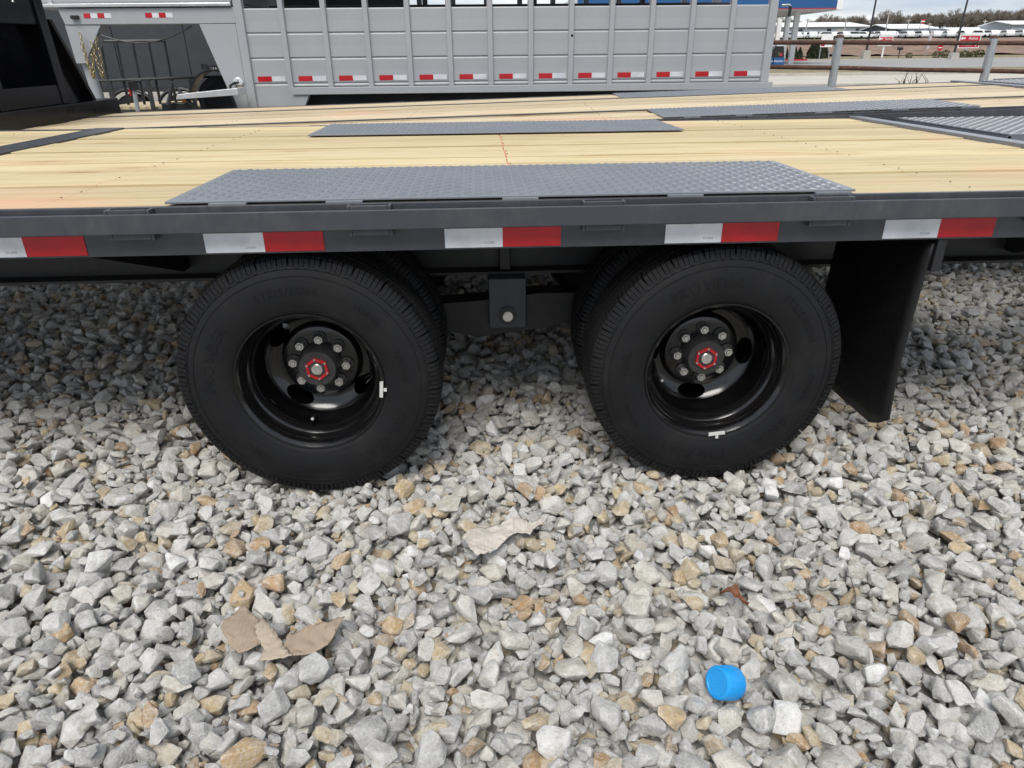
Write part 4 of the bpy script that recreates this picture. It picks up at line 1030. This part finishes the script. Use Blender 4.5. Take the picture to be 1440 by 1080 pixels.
shed('low_shop', 1275, 1336, 44.5, 43, 48.5, 214, 9, 'wall_dark', 'wall_dark', 'low dark blue shop building in front of the dark shed', nwin=4)
shed('strip_building', 1338, 1418, 42.5, 40.5, 49, 226, 10, 'wall_cream', 'roof_white', 'long low cream building with white roof behind the larger red sign', nwin=6)
shed('grey_barn', 1421, 1475, 34, 30.5, 46, 215, 14, 'wall_grey', 'roof_white', 'grey barn partly cut off behind the fence post', nwin=1)
shed('small_house', 1226, 1250, 41, 38, 47, 285, 8, 'wall_grey', 'wall_grey', 'small grey house between the warehouse and the dark shed', nwin=2)

# ------------------------------------------------------------------ rows of white vehicles
def car_parts():
    b = MB(); prof = [(-2.2, .35), (2.2, .35), (2.25, .75), (2.1, .95), (1.0, 1.05), (.45, 1.55), (-1.5, 1.6), (-2.1, 1.1), (-2.25, .9)]
    b.prism(prof, 1, -.88, .88); body = b.mesh('body', 'car_white', bevel=.09, smooth=40)
    b = MB(); b.prism([(.86, 1.08), (.40, 1.49), (-1.42, 1.52), (-1.85, 1.12)], 1, -.895, .895); win = b.mesh('windows', 'window_dark')
    b = MB(); b.lathe([(0, -.1), (.2, -.11), (.33, -.1), (.34, .1), (0, .1)], 18, 'Y'); wh = b.mesh('wheel', 'rubber', smooth=40)
    return body, win, wh
body, win, wh = car_parts()
rs = random.Random(12); k = 0
for Y, x0, x1 in [(Y_, at(1078, 54, Y_).x, at(1455, 54, Y_).x) for Y_ in (176, 187, 198, 208)]:
    x = x0
    while x < x1:
        c_ = empty('parked_car', (x, Y+rs.uniform(-1, 1), gz(Y)+.12), 'white car parked in the %s row above the dirt bank' % ['bank edge', 'second', 'third', 'hindmost'][(176, 187, 198, 208).index(Y)], 'car', 'white cars parked in rows above the bank', rotz=R(90+rs.uniform(-14, 14)) if rs.random() < .75 else R(rs.uniform(-20, 20)))
        link('body', body, c_); link('windows', win, c_)
        for sx in (-1.35, 1.35):
            for sy in (-.8, .8): link('wheel', wh, c_, location=(sx, sy, .34))
        x += rs.uniform(2.7, 4.0)

# ------------------------------------------------------------------ trees and shrubs
def bare_tree(seed):
    rs = random.Random(seed); tr_, cr_ = MB(), MB()
    H_ = rs.uniform(8.5, 11)
    def seg(b, p, q, r0, r1, n): b.tube([p, q], [r0, r1], n, cap=False)
    def grow(p, d, L_, r, lev):
        n = 3 if lev < 3 else 2
        q = p
        for k in range(n):
            d = (d+Vector((rs.gauss(0, .12), rs.gauss(0, .12), .06))).normalized(); q2 = q+d*(L_/n)
            seg(tr_ if lev == 0 else cr_, q, q2, r*(1-.25*k/n), r*(1-.25*(k+1)/n), 6 if lev < 2 else 3)
            if lev < 4 and (lev > 0 or k > 0):
                for _ in range(2 if lev < 3 else 3):
                    a = rs.uniform(0, 6.283); s_ = rs.uniform(.45, .95); side = d.orthogonal().normalized(); side = Matrix.Rotation(a, 3, d)@side
                    grow(q2, (d*(1-s_*.45)+side*s_).normalized(), L_*rs.uniform(.5, .72), r*.55, lev+1)
            q = q2
        if lev < 4: grow(q, d, L_*.6, r*.6, lev+1)
    grow(Vector((0, 0, -.3)), Vector((0, 0, 1)), H_*.42, .26, 0)
    return tr_.mesh('trunk', 'bark', smooth=60, fix=False), cr_.mesh('crown', 'twig_haze', fix=False)
TREES = [bare_tree(s) for s in (1, 2, 3, 4, 5)]
rs = random.Random(21); 
def plant_tree(x, Y, s, p_):
    wh_ = next(n for lim, n in ((1112, 'behind the canopy columns'), (1224, 'behind the long grey warehouse'), (1252, 'behind the small grey house'), (1318, 'behind the dark shed'), (1420, 'behind the long cream building'), (9999, 'behind the grey barn')) if p_ < lim)
    row_ = {296: 'front', 310: 'second', 326: 'third', 345: 'hindmost'}[Y]
    Y += rs.uniform(-6, 6); t = empty('bare_tree', (x, Y, gz(Y)), 'leafless grey brown tree in the %s row of the treeline %s' % (row_, wh_), 'tree', 'leafless trees on the skyline', rs.uniform(0, 6.28)); t.scale = (s*rs.uniform(.95, 1.2), s*rs.uniform(.95, 1.2), s)
    a, c_ = TREES[rs.randrange(5)]; link('trunk', a, t); link('crown', c_, t)
hs = [(1078, 22), (1100, 24), (1120, 27), (1145, 28), (1167, 19), (1185, 25), (1198, 17), (1215, 24), (1235, 26), (1250, 15), (1268, 17), (1300, 14), (1330, 16), (1350, 12), (1380, 15), (1400, 10), (1420, 14), (1445, 6), (1480, 10)]
px = 1074.
while px < 1500:
    for Y in (296, 310, 326, 345):
        p_ = px+rs.uniform(-5, 5); top = np.interp(p_, [a for a, _ in hs], [c_ for _, c_ in hs])+rs.uniform(0, 8)
        q = at(p_, 40, Y); h = at(p_, top, Y).z-gz(Y); plant_tree(q.x, Y, max(.35, h/9.), p_)
    px += 6.6
def leafy(n, rad, hgt, leaf, seed, cone=False):
    rs_ = np.random.default_rng(seed); vs = []; fs = []
    for i in range(n):
        h = rs_.uniform(0, 1); rr = rad*((1-h)**.8 if cone else math.sqrt(max(0, 1-(2*h-1)**2))+.1)*rs_.uniform(.55, 1.0)**.5
        lump = 1+.25*mnoise.noise(Vector((h*3, rr, seed))); a = rs_.uniform(0, 6.283); c_ = np.array([rr*lump*math.cos(a), rr*lump*math.sin(a), h*hgt])
        u = rs_.normal(size=3); u /= np.linalg.norm(u); v = np.cross(u, rs_.normal(size=3)); v /= np.linalg.norm(v); k_ = len(vs); l = leaf*rs_.uniform(.6, 1.3)
        vs += [c_-u*l, c_+v*l*.4, c_+u*l, c_-v*l*.4]; fs.append((k_, k_+1, k_+2, k_+3))
    return MB().add([tuple(map(float, p)) for p in vs], fs)
SH = [leafy(420, .5, .95, .09, s).mesh('foliage', 'shrub_green', fix=False) for s in (3, 4)]
stem = MB().tube([(0, 0, -.1), (0, 0, .5)], .04, 6).mesh('stem', 'bark')
for i, px in enumerate((1278, 1316, 1328, 1348.5, 1355.5, 1360.5, 1367.5, 1376.5)):
    Y = 92.6+(i % 3)*.7; q = at(px, 80, Y); s_ = .75+.35*((i*37) % 5)/5
    t = empty('round_shrub', (q.x, Y, gz(Y)+.03), 'small round olive green shrub on the kerb ' + ('beside the mailbox', 'beside the no entry sign', 'between no entry sign and lamp base', 'beside the concrete lamp base', 'at the foot of the larger red sign', 'at the foot of the larger red sign', 'just past the larger red sign', 'at the row end past the larger sign')[i], 'shrub', 'round shrubs along the far kerb'); t.scale = (s_, s_, s_); link('foliage', SH[i % 2], t); link('stem', stem, t)
EV = [leafy(1500, 1.1, 3.0, .2, s, True).mesh('foliage', 'evergreen', fix=False) for s in (8, 9)]
for i, (px, Y, s_) in enumerate(((1151, 97, .85), (1141, 98, .75), (1157, 99, 1.0), (1147, 99.5, .9), (1118, 96, .62), (1125, 96, .6), (1105, 97, .62))):
    q = at(px, 72, Y); t = empty('evergreen_bush', (q.x, Y, gz(Y)), 'dark evergreen bush ' + ('beside the notice board' if px > 1130 else 'behind the canopy column'), 'bush', 'dark evergreen bushes by the station'); t.scale = (s_*.9, s_*.9, s_*.8); link('foliage', EV[i % 2], t); link('stem', stem, t)

# ------------------------------------------------------------------ litter on the gravel
def ground_pt(px, py, z):
    d = CF+CR*(px-720)/FPX+CU*(540-py)/FPX; return Vector(CP+d*(z-CP[2])/d[2])
def scrap(name, poly, mat, lbl, cat, z=.016, amp=.008, lift=None, fold=None, seed=0, ragged=.002, thick=.0022, ribs=0, parent=None, crease=26):
    bm = bmesh.new(); pts = [ground_pt(x, y, z) for x, y in poly]; ring = []
    rs = random.Random(seed)
    for i, p in enumerate(pts):
        q = pts[(i+1) % len(pts)]; n = max(2, int((q-p).length/.004))
        for k in range(n):
            r = p.lerp(q, k/n); _k = mnoise.noise(Vector((r.x*90, r.y*90, seed)))*ragged*1.6; ring.append(bm.verts.new((r.x+_k+rs.gauss(0, ragged*.25), r.y+_k*.7+rs.gauss(0, ragged*.25), z)))
    f = bm.faces.new(ring); bmesh.ops.triangulate(bm, faces=[f])
    for _ in range(4):
        lg = [e for e in bm.edges if e.calc_length() > .012]
        if not lg: break
        bmesh.ops.subdivide_edges(bm, edges=lg, cuts=1); bmesh.ops.triangulate(bm, faces=bm.faces)
    bmesh.ops.recalc_face_normals(bm, faces=bm.faces)
    c = sum(pts, Vector())/len(pts)
    for v in bm.verts:
        x, y = v.co.x, v.co.y
        h = amp*(mnoise.noise(Vector((x*12, y*12, seed)))*1.0+.9*abs(mnoise.noise(Vector((x*crease, y*crease, seed+3))))+.25*mnoise.noise(Vector((x*70, y*70, seed))))
        if lift: h += lift(v.co-c)
        v.co.z += h
    me = bpy.data.meshes.new(name); bm.to_mesh(me); bm.free(); me.materials.append(M[mat]); me.shade_smooth(); me.set_sharp_from_angle(angle=R(22))
    o = link(name, me, parent); md = o.modifiers.new('thick', 'SOLIDIFY'); md.thickness = thick
    if parent is None: o['label'] = lbl; o['category'] = cat
    return o
cb = scrap('cardboard_scrap', [(343, 849), (356, 864), (364, 870), (360, 886), (369, 904), (352, 915), (335, 919), (327, 912), (318, 898), (310, 885), (315, 873), (326, 866)], 'kraft', 'torn brown cardboard scrap with a paler folded strip lying on the gravel', 'cardboard', z=.033, amp=.008, seed=2)
scrap('folded_strip', [(368, 866), (378, 878), (390, 893), (401, 911), (410, 924), (394, 927), (366, 929), (371, 913), (362, 897), (358, 880)], 'kraft_inside', '', '', z=.044, amp=.007, seed=5, parent=cb, crease=50)
scrap('torn_flap', [(399, 905), (406, 891), (424, 887), (437, 880), (455, 880), (486, 875), (475, 893), (461, 911), (440, 920), (411, 924)], 'kraft', '', '', z=.037, amp=.010, seed=9, parent=cb, lift=lambda d: .012*max(0, d.x/.06))
scrap('paper_scrap', [(650, 752), (668, 745), (697, 740), (735, 733), (762, 731), (764, 737), (752, 742), (744, 752), (735, 747), (722, 752), (705, 765), (690, 778), (671, 786), (660, 775)], 'tan_paper', 'crumpled tan paper scrap lying on the gravel in front of the wheels', 'paper', z=.036, amp=.022, seed=14, crease=11, thick=.001)
# blue cap on its side
cp = ground_pt(1019, 962, .035)
cap = empty('plastic_cap', (cp.x, cp.y, .036), 'bright blue plastic cap lying on its side on the gravel', 'cap')
b = MB(); n = 60; r = .0345
prof = [(0, .0012), (.026, .0012), (.027, .0), (.031, .0), (.0335, .0015), (.0345, .0045), (.0345, .05), (.0335, .0515), (.0315, .0515), (.0315, .005), (0, .005)]
b.lathe(prof, n, 'Y'); shell = b.build('shell', 'blue_plastic', cap, smooth=40)
b = MB()
for k in range(48):
    a = 2*math.pi*k/48; c_, s_ = math.cos(a), math.sin(a)
    b.add([(.0343*c_-.0006*s_, .008, .0343*s_+.0006*c_), (.0343*c_+.0006*s_, .008, .0343*s_-.0006*c_), (.0350*c_, .008, .0350*s_), (.0343*c_-.0006*s_, .046, .0343*s_+.0006*c_), (.0343*c_+.0006*s_, .046, .0343*s_-.0006*c_), (.0350*c_, .046, .0350*s_)],
          [(0, 2, 5, 3), (1, 4, 5, 2), (0, 1, 2), (3, 5, 4)])
b.build('grip_ribs', 'blue_plastic', cap, kind='stuff')
b = MB(); b.lathe([(0, .0002), (.0025, .0004), (.003, .0014)], 12, 'Y'); b.build('mould_mark', 'blue_plastic', cap, smooth=40)
_cd = (cp-Vector(CP)).normalized(); _n = (Vector(CR)*-.80-_cd*.60).normalized()
cap.rotation_euler = (-_n).to_track_quat('Y', 'Z').to_euler(); cap.location = ground_pt(1008, 960, .042)
# curled brown leaf and a twig
lf = ground_pt(1030, 842, .03); b = MB(); vs = []; fs = []
for i in range(13):
    t = i/12; wdt = .016*math.sin(math.pi*min(1, t*1.02+.02))*(1+.3*math.sin(t*17)); x = -.045+.1*t; zz = .012*math.sin(t*5)+.01*t
    for j, u in enumerate((-1, -.5, 0, .5, 1)): vs.append((x, u*wdt+.008*math.sin(t*4), zz+abs(u)*.012*(1+.4*math.sin(t*9+j))))
for i in range(12):
    for j in range(4): fs.append((i*5+j, i*5+j+1, (i+1)*5+j+1, (i+1)*5+j))
b.add(vs, fs); o = b.build('dead_leaf', 'leaf_brown', None, smooth=60, label='curled dead brown leaf on the gravel behind the blue cap', category='leaf'); o.location = lf; o.rotation_euler = (.2, .1, R(-24)); o.scale = (.7, .8, 1); o.modifiers.new('t', 'SOLIDIFY').thickness = .0007
p0, p1, p2 = ground_pt(1196, 812, .03), ground_pt(1203, 835, .04), ground_pt(1204, 866, .03)
MB().tube([p0, p1, p2], [.0012, .0016, .001], 6).build('twig', 'bark', None, label='thin dark twig lying on the gravel', category='twig')
